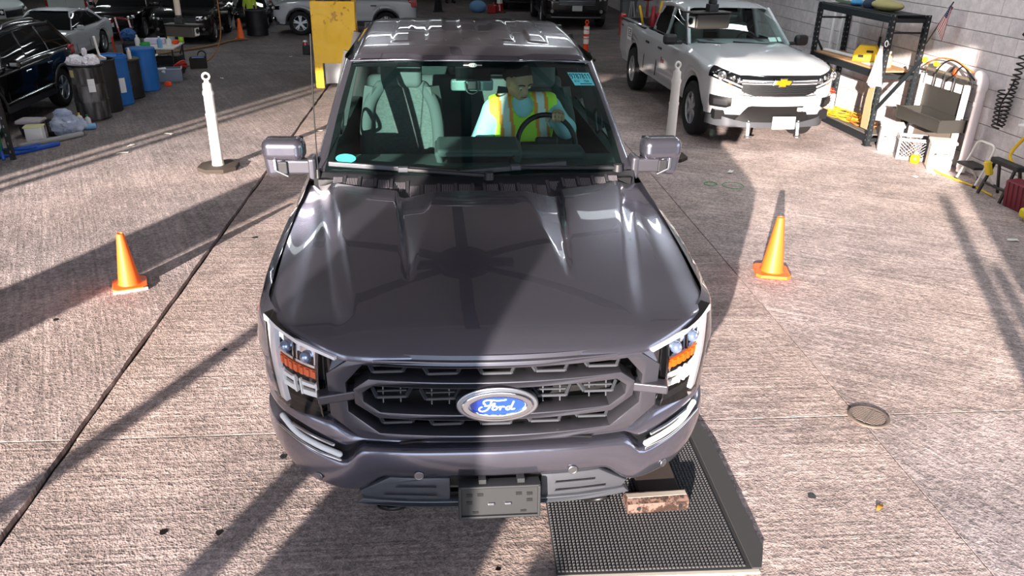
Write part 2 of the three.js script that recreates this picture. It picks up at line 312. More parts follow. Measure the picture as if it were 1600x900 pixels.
// a body side: path = [[x, t], ...] along the half plan, rows between low(t) and top(t), drawn in by inset(v)
function wallSheet(path, low, top, inset, NR = 14, ripple) {
  const n = path.length - 1;
  return sheet(n, NR, (u, v) => {
    const i = Math.round(u * n), a = path[Math.max(0, i - 1)], b = path[Math.min(n, i + 1)], p = path[i], dx = b[0] - a[0], dt = b[1] - a[1], L = Math.hypot(dx, dt) || 1;
    const y0 = low(p[1], p[0]), y1 = top(p[1], p[0]), y = lerp(y0, y1, v), k = inset(v, p[1], y) + (ripple ? ripple(p[1], y) : 0);
    return [p[0] - dt / L * k, y, -(p[1] + dx / L * k)];
  });
}
const archLow = (sill, axles, R, yc) => (t) => { let y = sill; for (const a of axles) { const d = Math.abs(t - a); if (d < R) y = Math.max(y, yc + Math.sqrt(R * R - d * d)); } return y; };
function denseT(t0, t1, axles, R, step = 0.09) { // stations along a side, close together round the wheel arches
  const s = new Set(); for (let t = t0; t < t1; t += step) s.add(+t.toFixed(3)); s.add(t1);
  for (const a of axles) for (let k = 0; k <= 28; k++) { const t = a - R * Math.cos(k / 28 * PI); if (t > t0 && t < t1) s.add(+t.toFixed(4)); }
  return [...s].sort((p, q) => p - q);
}

// ---------------------------------------------------------------- the grey pickup in the middle
const truck = thing('pickup_truck', 'dark grey metallic crew cab pickup facing the camera in the middle of the bay', 'pickup', [0.035, 0, 0], -0.015);
const weave = (() => { const t = texture(256, (u, v) => { const k = 0.8 + 0.18 * noise(u * 40, v * 120, 120); return [k, k, k]; }, true, 1, 1); return std('#5c6261', 0.95, 0, { map: t }); })();
const T = {};
{
  const tp = curve([[0, 0], [0.3, 0.012], [0.6, 0.06], [0.75, 0.13], [0.87, 0.22], [0.95, 0.33], [1.0, 0.46], [1.02, 0.62]]);
  const tf = curve([[0, 0.05], [0.4, 0.06], [0.58, 0.08], [0.66, 0.115], [0.8, 0.215], [0.93, 0.37], [0.96, 0.47]]);
  const tr = curve([[0, 1.465], [0.38, 1.455], [0.46, 1.5], [0.75, 1.63], [0.97, 1.77]]);
  const Hc = curve([[0.04, 1.078], [0.08, 1.103], [0.15, 1.135], [0.24, 1.158], [0.32, 1.172], [0.6, 1.214], [1.0, 1.262], [1.46, 1.3], [1.8, 1.318]]);
  const hood = (x, t) => {
    const a = Math.abs(x), xi = lerp(0.58, 0.8, clamp((t - 0.3) / 1.28));
    let y = Hc(t) - 0.016 * (a / 0.6) ** 2 * (1 - smooth(0.55, 0.9, a) * 0.4);
    y -= 0.026 * smooth(xi - 0.02, xi + 0.08, a) * smooth(0.02, 0.6, t) + 0.02 * smooth(0.8, 0.97, a);
    const k = clamp((t - 0.52) / 0.92), x1 = lerp(0.345, 0.25, k), x2 = lerp(0.355, 0.43, k);
    if (t > 0.52) y -= 0.034 * k ** 0.7 * clamp((a - x1) / (x2 - x1)) * (1 - smooth(x2, x2 + 0.018, a));
    return y;
  };
  T.hood = hood;
  const NX = 150, NV = 110;
  mesh('hood', sheet(NX, NV, (u, v) => {
    const s = u * 2 - 1, w = v < 0.03 ? 0 : (v - 0.03) / 0.97, x = s * lerp(0.945, 0.985, w), a = Math.abs(x);
    if (v < 0.03) { const k = 1 - v / 0.03; return [x, hood(x, tf(a)) - 0.03 * k, -(tf(a) - 0.012 * Math.sin(k * PI * 0.6))]; }
    const t = lerp(tf(a), tr(a), w); return [x, hood(x, t), -t];
  }), M.paint, truck);
  // fenders, doors and bed sides
  const axles = [0.95, 4.64], R = 0.475, top = curve([[0.3, 1.135], [0.5, 1.15], [1.0, 1.2], [1.75, 1.27], [2.1, 1.285], [4.05, 1.3], [4.15, 1.38], [5.8, 1.4]]);
  const arch = archLow(0.52, axles, R, 0.42), low = (t) => Math.max(arch(t), t < 0.5 ? 0.66 : 0);
  const ins = (v, t) => { const r = 0.055; return (v > 0.8 ? r * (1 - Math.sqrt(Math.max(0, 1 - ((v - 0.8) / 0.2) ** 2))) : 0) + 0.05 * smooth(0.25, 0, v) - 0.012 * Math.exp(-(((v - 0.62) / 0.12) ** 2)); };
  const path = [[0.925, 0.33], [0.955, 0.36], [0.985, 0.42], [1.005, 0.48], ...denseT(0.53, 5.7, axles, R, 0.1).map((t) => [t < 1.5 ? lerp(1.012, 1.02, smooth(0.53, 0.8, t)) : 1.015, t]), [1.0, 5.8], [0.93, 5.87], [0.6, 5.89], [0, 5.89]];
  mesh('body_side', both(wallSheet(path, low, top, ins, 18)), M.paint, truck);
  for (const a of axles) for (const sd of [1, -1]) mesh('wheel_well', put(new THREE.CylinderGeometry(R, R, 0.26, 30, 1, true, 0, PI), [sd * 0.8, 0.42, -a], [0, 0, PI / 2]), M.black, truck);
  mesh('chassis', [box(1.5, 0.3, 4.9, [0, 0.55, -3.1]), box(1.25, 0.06, 1.0, [0, 0.45, -0.8])], M.black, truck);
  mesh('bed_liner', [box(1.75, 0.05, 1.7, [0, 0.9, -4.98]), box(0.05, 0.5, 1.7, [0.9, 1.14, -4.98]), box(0.05, 0.5, 1.7, [-0.9, 1.14, -4.98]), box(1.8, 0.5, 0.05, [0, 1.14, -5.82])], M.black, truck);
  for (const s of [1, -1]) for (const a of axles) wheel(truck, s * 0.84, a, 0.41, 0.275, { spokes: 6, tread: true });
  // seam between bonnet and fender, headlights
  for (const s of [1, -1]) {
    const side = (g) => (s > 0 ? g : mirror(g)), H = new THREE.Group(); H.name = 'headlight'; truck.add(H);
    const IB = V(0.705, 0.757, 0.135), IT = V(0.7, 1.08, 0.13), OB = V(0.905, 0.775, 0.262), OT = V(0.945, 1.14, 0.345), N = V(0.5, 0.12, -0.86).normalize();
    const Q = (a, b, d = 0) => { const p = IB.clone().lerp(OB, a).lerp(IT.clone().lerp(OT, a), b).addScaledVector(N, 0.03 * Math.sin(PI * clamp(a)) + 0.015 * Math.sin(PI * clamp(b)) - d); return [p.x, p.y, -p.z]; };
    const pad = (a0, a1, b0, b1, d, th = 0.012, nu = 6, nv = 4) => slab(nu, nv, (u, v) => Q(lerp(a0, a1, u), lerp(b0, b1, v), d), th);
    mesh('lamp_housing', [side(sheet(10, 10, (u, v) => Q(u, v, 0.07))), side(sheet(10, 1, (u, v) => Q(u, 0, v * 0.08))), side(sheet(10, 1, (u, v) => Q(u, 1, v * 0.08))), side(sheet(10, 1, (u, v) => Q(0, u, v * 0.08))), side(sheet(10, 1, (u, v) => Q(1, u, v * 0.08)))], M.gloss, H);
    const drl = phy('#f4f2f6', 0.25, 0, { clearcoat: 1 });
    const tip = V(0.625, 1.072, 0.085);
    mesh('running_light', [side(pad(0.8, 0.985, 0.02, 0.98, 0.012, 0.02, 4, 12)), side(slab(10, 2, (u, v) => { const a = Q(0.98, lerp(0.93, 0.995, v), 0.012), b = [tip.x, tip.y - 0.012 + v * 0.014, -tip.z]; const c = Q(0.3, lerp(0.955, 1.0, v), 0.008); const k = u < 0.6 ? u / 0.6 : (u - 0.6) / 0.4; const p = u < 0.6 ? a : c, q = u < 0.6 ? c : b; return [lerp(p[0], q[0], k), lerp(p[1], q[1], k), lerp(p[2], q[2], k)]; }, 0.015))], drl, H);
    const blue = phy('#9fb4d8', 0.08, 0.7, { clearcoat: 1 });
    for (const a of [0.1, 0.45]) {
      mesh('reflector', [side(pad(a, a + 0.3, 0.8, 0.9, 0.035)), side(pad(a, a + 0.3, 0.68, 0.71, 0.02)), side(pad(a, a + 0.02, 0.68, 0.9, 0.025)), side(pad(a + 0.28, a + 0.3, 0.68, 0.9, 0.025))], M.chrome, H);
      const c = Q(a + 0.15, 0.775, 0.03); mesh('projector_lens', side(ball(0.026, c, [1, 1, 1])), blue, H);
    }
    mesh('turn_signal', [side(pad(0.05, 0.78, 0.52, 0.63, 0.03)), ...[0.1, 0.2, 0.3, 0.4, 0.5, 0.6, 0.7].map((a) => side(pad(a, a + 0.05, 0.53, 0.62, 0.022, 0.008, 1, 1)))], M.amber, H);
    for (const a of [0.08, 0.46]) mesh('lamp_bracket', [side(pad(a, a + 0.3, 0.38, 0.43, 0.025)), side(pad(a, a + 0.3, 0.25, 0.32, 0.025)), side(pad(a, a + 0.035, 0.25, 0.46, 0.02)), side(pad(a + 0.27, a + 0.3, 0.25, 0.46, 0.02))], M.white, H);
    mesh('lens_cover', side(sheet(12, 12, (u, v) => Q(u, v, -0.003))), M.lens, H);
    mesh('trim_panel', side(slab(6, 10, (u, v) => { const q = Q(0, v, 0), k = 1 - u; return [q[0] - 0.065 * k * (1 - 0.5 * v), q[1] + 0.012 * k, q[2] + 0.02 * k - 0.035 * Math.sin(u * PI)]; }, 0.01)), M.gloss, H);
  }
  // grille
  const gt = (x) => 0.015 + 0.075 * (x / 0.62) ** 2;
  const bend = (g, f = gt) => { const p = g.attributes.position; for (let i = 0; i < p.count; i++) p.setZ(i, p.getZ(i) - f(p.getX(i))); g.computeVertexNormals(); return toCreasedNormals(g, 0.6); };
  const dense = (pts) => { const o = []; pts.forEach((p, i) => { const q = pts[(i + 1) % pts.length], n = Math.max(1, Math.round(Math.abs(q[0] - p[0]) / 0.05)); for (let k = 0; k < n; k++) o.push([lerp(p[0], q[0], k / n), lerp(p[1], q[1], k / n)]); }); return o; };
  const sym = (half) => [...half, ...half.slice().reverse().map(([x, y]) => [-x, y])];
  const ringOf = (outer, hole, depth, bevel, z) => bend(extr(dense(sym(outer)), depth, bevel, [0, 0, z], null, [dense(sym(hole))]));
  mesh('grille_frame', ringOf([[0.55, 0.7], [0.665, 0.795], [0.668, 0.985], [0.565, 1.064]], [[0.475, 0.722], [0.6, 0.818], [0.604, 0.955], [0.53, 1.046]], 0.085, 0.006, -0.085), M.trim, truck);
  mesh('grille_ring', [ringOf([[0.475, 0.8], [0.562, 0.858], [0.565, 0.922], [0.505, 0.97]], [[0.468, 0.819], [0.536, 0.868], [0.538, 0.912], [0.492, 0.949]], 0.085, 0.005, -0.09), ...[1, -1].map((s) => rbox(0.16, 0.042, 0.06, 0.008, [s * 0.635, 0.888, -0.1], [0, s * -0.25, 0]))], M.trim, truck);
  mesh('grille_brow', bend(sheet(40, 4, (u, v) => { const x = lerp(-0.66, 0.66, u), k = Math.max(0, Math.abs(x) - 0.56); return [x, lerp(1.05, 1.085, v) - k * 0.5, -0.02 * v]; })), M.trim, truck);
  mesh('grille_backing', [bend(sheet(30, 2, (u, v) => [lerp(-0.65, 0.65, u), lerp(0.7, 1.07, v), -0.16])), ...[0.75, 0.84, 0.93, 1.02].map((y) => bend(box(1.16, 0.008, 0.03, [0, y, -0.12]).toNonIndexed()))], std('#040405', 0.8), truck);
  for (const [y, xs] of [[1.012, [-0.43, -0.215, 0, 0.215, 0.43]], [0.895, [-0.42, -0.225, 0.225, 0.42]], [0.775, [-0.4, -0.2, 0, 0.2, 0.4]]])
    for (const x of xs) {
      const z = -gt(x) - 0.03, g = [bar([x - 0.058, y - 0.012, z], [x + 0.058, y - 0.012, z], 0.009, 0.01), bar([x - 0.058, y - 0.012, z], [x - 0.08, y + 0.008, z - 0.04], 0.012, 0.012), bar([x + 0.058, y - 0.012, z], [x + 0.08, y + 0.008, z - 0.04], 0.012, 0.012), bar([x - 0.058, y + 0.006, z - 0.02], [x + 0.058, y + 0.006, z - 0.02], 0.01, 0.006)];
      if (y > 0.85 && y < 0.95) for (const q of [-0.035, 0.035]) g.push(bar([x + q, y - 0.045, z - 0.01], [x + q, y + 0.04, z - 0.03], 0.005, 0.005));
      mesh('grille_insert', g, M.greyPlastic, truck);
    }
  // oval badge with the script lettering
  const oval = (rx, ry) => { const p = []; for (let k = 0; k < 48; k++) p.push([Math.cos(k / 48 * 2 * PI) * rx, Math.sin(k / 48 * 2 * PI) * ry]); return p; };
  const badge = new THREE.Group(); badge.name = 'badge'; truck.add(badge); badge.position.set(0, 0.882, 0.005); badge.rotation.x = -0.12;
  mesh('badge_base', extr(oval(0.158, 0.07), 0.03, 0.006, [0, 0, -0.035]), M.steel, badge);
  mesh('badge_ring', extr(oval(0.138, 0.056), 0.008, 0.005, [0, 0, 0], null, [oval(0.117, 0.043)]), M.chrome, badge);
  const script = canvasTexture(512, 256, (g, w, h) => {
    g.fillStyle = '#1c3fa8'; g.fillRect(0, 0, w, h);
    g.strokeStyle = '#e8ecf4'; g.lineWidth = 5; g.beginPath(); g.ellipse(256, 128, 236, 112, 0, 0, 7); g.stroke();
    g.lineCap = g.lineJoin = 'round'; g.lineWidth = 15;
    const P = (...a) => { g.beginPath(); g.moveTo(a[0], a[1]); for (let i = 2; i < a.length; i += 6) g.bezierCurveTo(a[i], a[i + 1], a[i + 2], a[i + 3], a[i + 4], a[i + 5]); g.stroke(); };
    P(150, 110, 128, 100, 132, 66, 170, 62, 220, 58, 250, 82, 326, 62);      // top stroke of the F
    P(206, 66, 196, 110, 190, 190, 128, 196, 92, 196, 88, 150, 122, 142);    // its stem and curl
    P(150, 132, 180, 128, 200, 124, 226, 104, 238, 96, 226, 132, 212, 128);  // its bar
    P(236, 138, 206, 136, 204, 186, 228, 182, 256, 178, 262, 138, 236, 138); // o
    P(262, 150, 282, 140, 286, 142, 276, 180); P(280, 154, 292, 140, 304, 138, 312, 148); // r
    P(366, 146, 330, 130, 316, 186, 344, 182, 364, 178, 372, 150, 392, 84); P(374, 140, 366, 172, 366, 188, 398, 172); // d
  });
  mesh('badge_face', put(sheet(48, 1, (u, v) => [Math.cos(u * 2 * PI) * 0.12 * v, Math.sin(u * 2 * PI) * 0.046 * v, 0, 0.5 + Math.cos(u * 2 * PI) * 0.5 * v, 0.5 + Math.sin(u * 2 * PI) * 0.5 * v]), [0, 0, 0.003]), phy('#ffffff', 0.25, 0, { map: script, clearcoat: 1 }), badge);
  // bumper
  const bx = (u) => { const s = u * 2 - 1, k = Math.abs(s); return Math.sign(s) * 1.02 * Math.sin(k * PI / 2 * 0.985); };
  const yT = curve([[0, 0.672], [0.545, 0.668], [0.63, 0.592], [0.72, 0.605], [0.86, 0.64], [0.98, 0.66], [1.02, 0.662]]), yB = curve([[0, 0.507], [0.45, 0.507], [0.585, 0.415], [0.75, 0.412], [0.92, 0.465], [1.02, 0.54]]);
  const bp = curve([[0, 0.085], [0.05, 0.02], [0.12, 0.002], [0.5, -0.006], [0.82, 0.006], [0.95, 0.03], [1, 0.07]]);
  const bev = (x, t, k) => { const n = 0.75 * clamp((Math.abs(x) - 0.5) / 0.5) ** 2; return [x - Math.sign(x) * k * n, t + k * (1 - n * 0.6)]; };
  mesh('bumper', sheet(110, 22, (u, v) => { const x = bx(u), a = Math.abs(x), r = 1 - v, [X, t] = bev(x, tp(a) - 0.005, bp(r)); return [X, lerp(yT(a), yB(a), r), -t]; }), M.paint, truck);
  const vT = curve([[0, 0.712], [0.55, 0.705], [0.68, 0.758], [0.9, 0.775], [1.0, 0.8], [1.02, 0.81]]), vB = curve([[0, 0.682], [0.54, 0.678], [0.62, 0.632], [0.86, 0.69], [1.02, 0.7]]);
  const vp = curve([[0, 0.02], [0.2, 0], [0.8, 0.012], [1, 0.07]]);
  mesh('bumper_valance', sheet(110, 8, (u, v) => { const x = bx(u), a = Math.abs(x), [X, t] = bev(x, tp(a) + 0.022, vp(v)); return [X, lerp(vB(a), vT(a), v), -t]; }), M.paint, truck);
  mesh('bumper_core', sheet(80, 6, (u, v) => { const x = bx(u), a = Math.abs(x), [X, t] = bev(x, tp(a) + 0.06, 0); return [X, lerp(0.44, 0.8 - 0.1 * smooth(0.8, 0.5, a), v), -t]; }), M.black, truck);
  for (const s of [1, -1]) {
    const F = new THREE.Group(); F.name = 'fog_lamp'; truck.add(F);
    mesh('light_strip', [tube([[s * 0.645, 0.612, -0.078], [s * 0.74, 0.628, -0.128], [s * 0.83, 0.65, -0.19], [s * 0.9, 0.69, -0.262]], 0.013)], M.white, F);
    mesh('lamp_surround', [tube([[s * 0.67, 0.645, -0.1], [s * 0.76, 0.66, -0.15], [s * 0.85, 0.68, -0.215]], 0.008), tube([[s * 0.64, 0.596, -0.06], [s * 0.74, 0.61, -0.108], [s * 0.83, 0.632, -0.17], [s * 0.92, 0.655, -0.26]], 0.006)], M.chrome, F);
    mesh('air_slot', box(0.13, 0.008, 0.01, [s * 0.33, 0.697, -0.03], [0, s * -0.1, 0]), M.black, truck);
    for (const [x, y] of [[0.32, 0.545], [0.745, 0.475]]) mesh('parking_sensor', [cyl(0.015, 0.015, 0.012, [s * x, y, -tp(x) + 0.008], [PI / 2, 0, s * -0.6 * (x > 0.5)]), torus(0.017, 0.0035, [s * x, y, -tp(x) + 0.012], [0, s * 0.6 * (x > 0.5), 0], 6, 18)], M.steel, truck);
    const poly = [[0.2, 0.5], [0.44, 0.5], [0.565, 0.42], [0.55, 0.4], [0.2, 0.385]].map(([x, y]) => [s * x, y]);
    mesh('skid_insert', [bend(extr(dense(poly), 0.02, 0.008, [0, 0, -0.035]), (x) => tp(Math.abs(x)) + 0.012), ...[[0.25, 0.42, 0.468], [0.25, 0.47, 0.425]].map(([a, b, y]) => bar([s * a, y, -tp(a) - 0.004], [s * b, y - 0.002, -tp(b) - 0.004], 0.006, 0.01))], M.greyPlastic, truck);
    mesh('tow_hook', torus(0.055, 0.013, [s * 0.44, 0.36, -0.06], [0.5, 0, PI], 8, 20, PI), M.black, truck);
  }
  mesh('lower_lip', bend(extr(dense([[-0.58, 0.372], [0.58, 0.372], [0.56, 0.392], [-0.56, 0.392]]), 0.03, 0.006, [0, 0, -0.04]), (x) => tp(Math.abs(x))), M.greyPlastic, truck);
  mesh('air_intake', [box(0.42, 0.12, 0.02, [0, 0.45, -0.16]), box(0.42, 0.015, 0.12, [0, 0.5, -0.1]), box(0.42, 0.012, 0.03, [0, 0.415, -0.06])], M.black, truck);
  { const P = new THREE.Group(); P.name = 'plate_bracket'; truck.add(P); P.position.set(0.01, 0.44, 0.045); P.rotation.x = -0.14;
    mesh('bracket_plate', [box(0.32, 0.13, 0.006), ...[-1, 1].map((s) => rbox(0.012, 0.145, 0.045, 0.004, [s * 0.164, 0, 0.0])), rbox(0.34, 0.012, 0.07, 0.005, [0, 0.07, -0.018]), rbox(0.34, 0.012, 0.03, 0.005, [0, -0.07, 0]), box(0.03, 0.02, 0.05, [-0.07, 0.085, -0.03]), box(0.03, 0.02, 0.05, [0.09, 0.085, -0.03])], std('#2b2d2f', 0.45), P);
    mesh('bracket_slots', [...[[-0.125, 0.03], [-0.125, -0.005], [0.125, 0.03], [0.125, 0], [-0.08, 0.032], [0.08, 0.032]].map(([x, y]) => box(0.024, 0.014, 0.003, [x, y, 0.004])), box(0.024, 0.01, 0.003, [-0.1, -0.05, 0.004]), box(0.024, 0.01, 0.003, [0.1, -0.05, 0.004])], M.black, P);
    mesh('bracket_clips', [-0.035, 0.035].map((x) => rbox(0.028, 0.012, 0.012, 0.003, [x, -0.012, 0.006])), M.steel, P); }
  // windscreen, pillars, roof, cab
  const ws = (a, b, d = 0) => { const x = a * lerp(0.872, 0.757, b), t = lerp(1.7 + 0.09 * a * a, 2.37 + 0.165 * a * a, b), y = lerp(1.312 + 0.004 * a * a, 1.85 - 0.035 * a * a, b) + 0.025 * Math.sin(PI * b); return [x, y - d * 0.77, -(t + d * 0.63)]; };
  T.ws = ws;
  mesh('windshield', sheet(32, 20, (u, v) => ws(u * 2 - 1, v)), M.glassTint, truck);
  const band = (a0, a1, b0, b1, d, nu = 24, nv = 3) => sheet(nu, nv, (u, v) => ws(lerp(a0, a1, u), lerp(b0, b1, v), d));
  mesh('windshield_border', [band(-1, 1, 0.0, 0.06, 0.006), band(-1, 1, 0.95, 1, 0.006), band(-1, -0.955, 0, 1, 0.006, 2, 16), band(0.955, 1, 0, 1, 0.006, 2, 16), band(-0.14, 0.14, 0.82, 0.96, 0.006)], M.black, truck);
  const I0 = V(0.872, 1.316, 1.79), I1 = V(0.757, 1.815, 2.535), O0 = V(0.945, 1.275, 1.86), O1 = V(0.805, 1.8, 2.74);
  for (const sd of [0, 1]) mesh('front_pillar', (sd ? mirror : (g) => g)(sheet(8, 14, (u, v) => { const i = I0.clone().lerp(I1, v), o = O0.clone().lerp(O1, v), p = i.lerp(o, u); const k = 0.028 * Math.sin(PI * u); return [p.x + k * 0.75, p.y + k * 0.7, -p.z + k * 0.2]; })), M.paint, truck);
  const rT = curve([[2.34, 1.866], [2.42, 1.886], [2.6, 1.918], [3.1, 1.952], [3.6, 1.958], [4.14, 1.93]]);
  mesh('roof', sheet(120, 90, (u, v) => {
    const x = (u * 2 - 1) * 0.8, a = Math.abs(x), t0 = 2.34 + 0.045 * smooth(0.28, 0.4, a) + 0.15 * (a / 0.78) ** 2, t = lerp(t0, 4.14, v);
    let y = rT(t - 0.15 * (a / 0.78) ** 2) - 0.03 * (a / 0.78) ** 2 - 0.07 * smooth(0.68, 0.8, a) ** 1.5;
    for (const c of [-0.45, -0.225, 0, 0.225, 0.45]) y += 0.006 * smooth(0.07, 0.05, Math.abs(x - c)) * smooth(2.72, 2.76, t) * smooth(4.1, 4.05, t);
    if (v < 0.012) y -= 0.014;
    return [x, y, -t];
  }), M.paint, truck);
  mesh('roof_edge', tube([-1, -0.75, -0.5, -0.38, -0.25, 0, 0.25, 0.38, 0.5, 0.75, 1].map((k) => { const x = k * 0.76, a = Math.abs(x), t = 2.335 + 0.045 * smooth(0.28, 0.4, a) + 0.15 * (a / 0.78) ** 2; return [x, 1.858 - 0.034 * k * k, -t]; }), 0.007, 60), M.paint, truck);
  mesh('roof_rail', both(sheet(4, 20, (u, v) => { const t = lerp(2.72, 4.14, v); return [0.8 + 0.02 * Math.sin(u * PI), lerp(1.85, 1.79, u), -t]; })), M.black, truck);
  const sideP = (t, k) => [lerp(0.945, 0.805, k), lerp(1.285, 1.8, k), -t];
  for (const s of [1, -1]) {
    for (const [b0, b1, q0, q1] of [[1.9, 2.93, 2.72, 2.95], [3.03, 4.0, 3.05, 3.9]])
      mesh('side_window', sheet(4, 4, (u, v) => { const p = sideP(lerp(lerp(b0, b1, u), lerp(q0, q1, u), v), v); return [s * p[0], p[1], p[2]]; }), M.glassTint, truck);
    for (const [b, q, w] of [[2.98, 3.0, 0.11], [4.06, 4.02, 0.18]]) mesh('side_pillar', bar([s * 0.935, 1.28, -b], [s * 0.8, 1.81, -q], w, 0.03), M.black, truck);
    mesh('door_card', box(0.06, 0.62, 2.2, [s * 0.9, 1.0, -3.0]), std('#2a2e2f', 0.8), truck);
    for (const z of [-2.75, -3.75]) mesh('door_handle', rbox(0.03, 0.035, 0.2, 0.01, [s * 1.035, 1.1, z]), M.black, truck);
    mesh('door_ring', [tube([[s * 0.86, 1.4, -2.5], [s * 0.87, 1.5, -2.6], [s * 0.86, 1.46, -2.72], [s * 0.87, 1.34, -2.66]].map((p) => p), 0.012, 30, true)], M.darkPlastic, truck);
  }
  mesh('rear_wall', [box(1.75, 0.75, 0.05, [0, 0.95, -4.1]), box(0.4, 0.5, 0.05, [0.68, 1.55, -4.08]), box(0.4, 0.5, 0.05, [-0.68, 1.55, -4.08]), box(1.6, 0.1, 0.05, [0, 1.84, -4.08])], M.black, truck);
  mesh('rear_window', box(1.0, 0.48, 0.008, [0, 1.55, -4.08]), M.glassTint, truck);
  mesh('headliner', sheet(10, 10, (u, v) => [lerp(-0.74, 0.74, u), 1.83 + 0.08 * Math.sin(PI * v) * Math.sin(PI * u), -lerp(2.5, 4.05, v)]), std('#3a4140', 0.9), truck);
  mesh('cab_floor', [box(1.8, 0.05, 2.4, [0, 0.62, -2.95]), box(1.8, 0.66, 0.04, [0, 0.96, -1.74])], M.black, truck);
  // dashboard with its raised middle and instrument hood
  const dashM = std('#3b4342', 0.75);
  mesh('dashboard', [extr([[-1.72, 1.25], [-1.78, 1.285], [-1.92, 1.318], [-2.12, 1.33], [-2.2, 1.3], [-2.24, 1.1], [-2.15, 0.7], [-1.8, 0.68]], 1.72, 0, [0.86, 0, 0], [0, -PI / 2, 0]).rotateY(0), rbox(0.02, 0.02, 0.02, 0.005, [0, 1.2, -2])], dashM, truck).geometry.computeVertexNormals();
  mesh('centre_display_hood', [rbox(0.5, 0.05, 0.24, 0.02, [0.02, 1.39, -2.06], [0.12, 0, 0]), rbox(0.04, 0.11, 0.22, 0.018, [-0.215, 1.345, -2.06], [0.12, 0, 0.25]), rbox(0.04, 0.11, 0.22, 0.018, [0.255, 1.345, -2.06], [0.12, 0, -0.25]), rbox(0.4, 0.02, 0.03, 0.008, [0.02, 1.372, -1.935])], dashM, truck);
  mesh('display_recess', box(0.38, 0.055, 0.02, [0.02, 1.345, -1.96], [0.2, 0, 0]), M.black, truck);
  mesh('instrument_hood', rbox(0.42, 0.06, 0.2, 0.028, [0.47, 1.345, -2.1]), dashM, truck);
  for (const x of [-0.35, 0.4]) mesh('defrost_vent', rbox(0.62, 0.012, 0.03, 0.004, [x, 1.31, -1.86], [0.15, 0, 0]), M.darkPlastic, truck);
  const wheelG = new THREE.Group(); wheelG.name = 'steering_wheel'; truck.add(wheelG); wheelG.position.set(0.48, 1.33, -2.36); wheelG.rotation.x = -0.45;
  mesh('wheel_rim', torus(0.19, 0.017, null, null, 10, 44), M.black, wheelG); mesh('wheel_hub', [rbox(0.15, 0.11, 0.05, 0.02, [0, -0.01, 0]), rbox(0.34, 0.03, 0.02, 0.008, [0, 0.0, 0]), rbox(0.035, 0.17, 0.02, 0.008, [0, -0.1, 0])], M.black, wheelG);
  for (const x of [-0.475, 0.475]) {
    const S = new THREE.Group(); S.name = 'front_seat'; truck.add(S); S.position.set(x, 0.95, -2.98); S.rotation.x = -0.16;
    mesh('seat_back', [slab(16, 14, (u, v) => { const w = lerp(0.25, 0.2, v ** 3), k = u * 2 - 1; return [k * w, v * 0.62, 0.06 + 0.05 * Math.abs(k) ** 4 - 0.04 * v]; }, 0.1)], weave, S);
    mesh('seat_bolster', [-1, 1].map((k) => tube([[k * 0.25, 0.02, 0.1], [k * 0.255, 0.3, 0.1], [k * 0.225, 0.5, 0.05], [k * 0.15, 0.62, 0.0]], 0.045, 24)), std('#4a5050', 0.9), S);
    mesh('headrest', rbox(0.29, 0.2, 0.1, 0.045, [0, 0.715, 0.02], [0.1, 0, 0], 4), std('#545a5a', 0.9), S);
    mesh('headrest_post', [-0.06, 0.06].map((q) => cyl(0.008, 0.008, 0.12, [q, 0.64, 0.0], null, 8)), M.steel, S);
    mesh('seat_cushion', rbox(0.52, 0.14, 0.5, 0.05, [0, 0.02, 0.26], [-0.02, 0, 0], 3), weave, S);
  }
  mesh('centre_console', rbox(0.3, 0.35, 0.8, 0.04, [0, 0.9, -2.6]), M.darkPlastic, truck);
  mesh('rear_bench', [rbox(1.6, 0.62, 0.16, 0.06, [0, 1.2, -3.9], [-0.15, 0, 0]), rbox(1.6, 0.16, 0.5, 0.06, [0, 0.92, -3.65])], std('#4c5252', 0.95), truck);
  for (const x of [-0.5, 0, 0.5]) mesh('rear_headrest', rbox(0.26, 0.17, 0.1, 0.04, [x, 1.58, -3.95]), std('#4c5252', 0.95), truck);
  mesh('rear_seat_belt', box(0.05, 0.55, 0.01, [0.02, 1.28, -3.78], [-0.15, 0, 0]), M.black, truck);
  const rv = new THREE.Group(); rv.name = 'rear_view_mirror'; truck.add(rv); rv.position.set(0.0, 1.688, -2.46);
  mesh('mirror_shell', rbox(0.27, 0.075, 0.035, 0.015, null, [0.2, 0, 0]), phy('#7f9792', 0.3, 0.2), rv); mesh('mirror_stalk', [rbox(0.06, 0.09, 0.03, 0.01, [0, 0.02, 0.035]), bar([0, 0.05, 0.04], [0, 0.11, 0.1], 0.05, 0.03), tube([[-0.045, 0.02, 0.03], [-0.035, -0.03, 0.045], [0, -0.048, 0.05], [0.035, -0.03, 0.045], [0.045, 0.02, 0.03]], 0.006)], M.black, rv);
  mesh('sensor_cover', extr([[-0.1, -0.02], [0.1, -0.02], [0.04, 0.04], [-0.04, 0.04]], 0.03, 0.004, ws(0, 0.88, 0.05), [-0.9, 0, 0]), M.darkPlastic, truck);
  // cowl, wipers, stickers, mirrors, aerial
  mesh('cowl_panel', sheet(60, 4, (u, v) => { const x = lerp(-0.93, 0.93, u), a = Math.abs(x), w = ws(clamp(a / 0.872) * Math.sign(x), 0), t = lerp(tr(a) - 0.015, -w[2] + 0.01, v); return [x, lerp(hood(x, tr(a)) - 0.028, w[1] - 0.004, v), -t]; }), M.darkPlastic, truck);
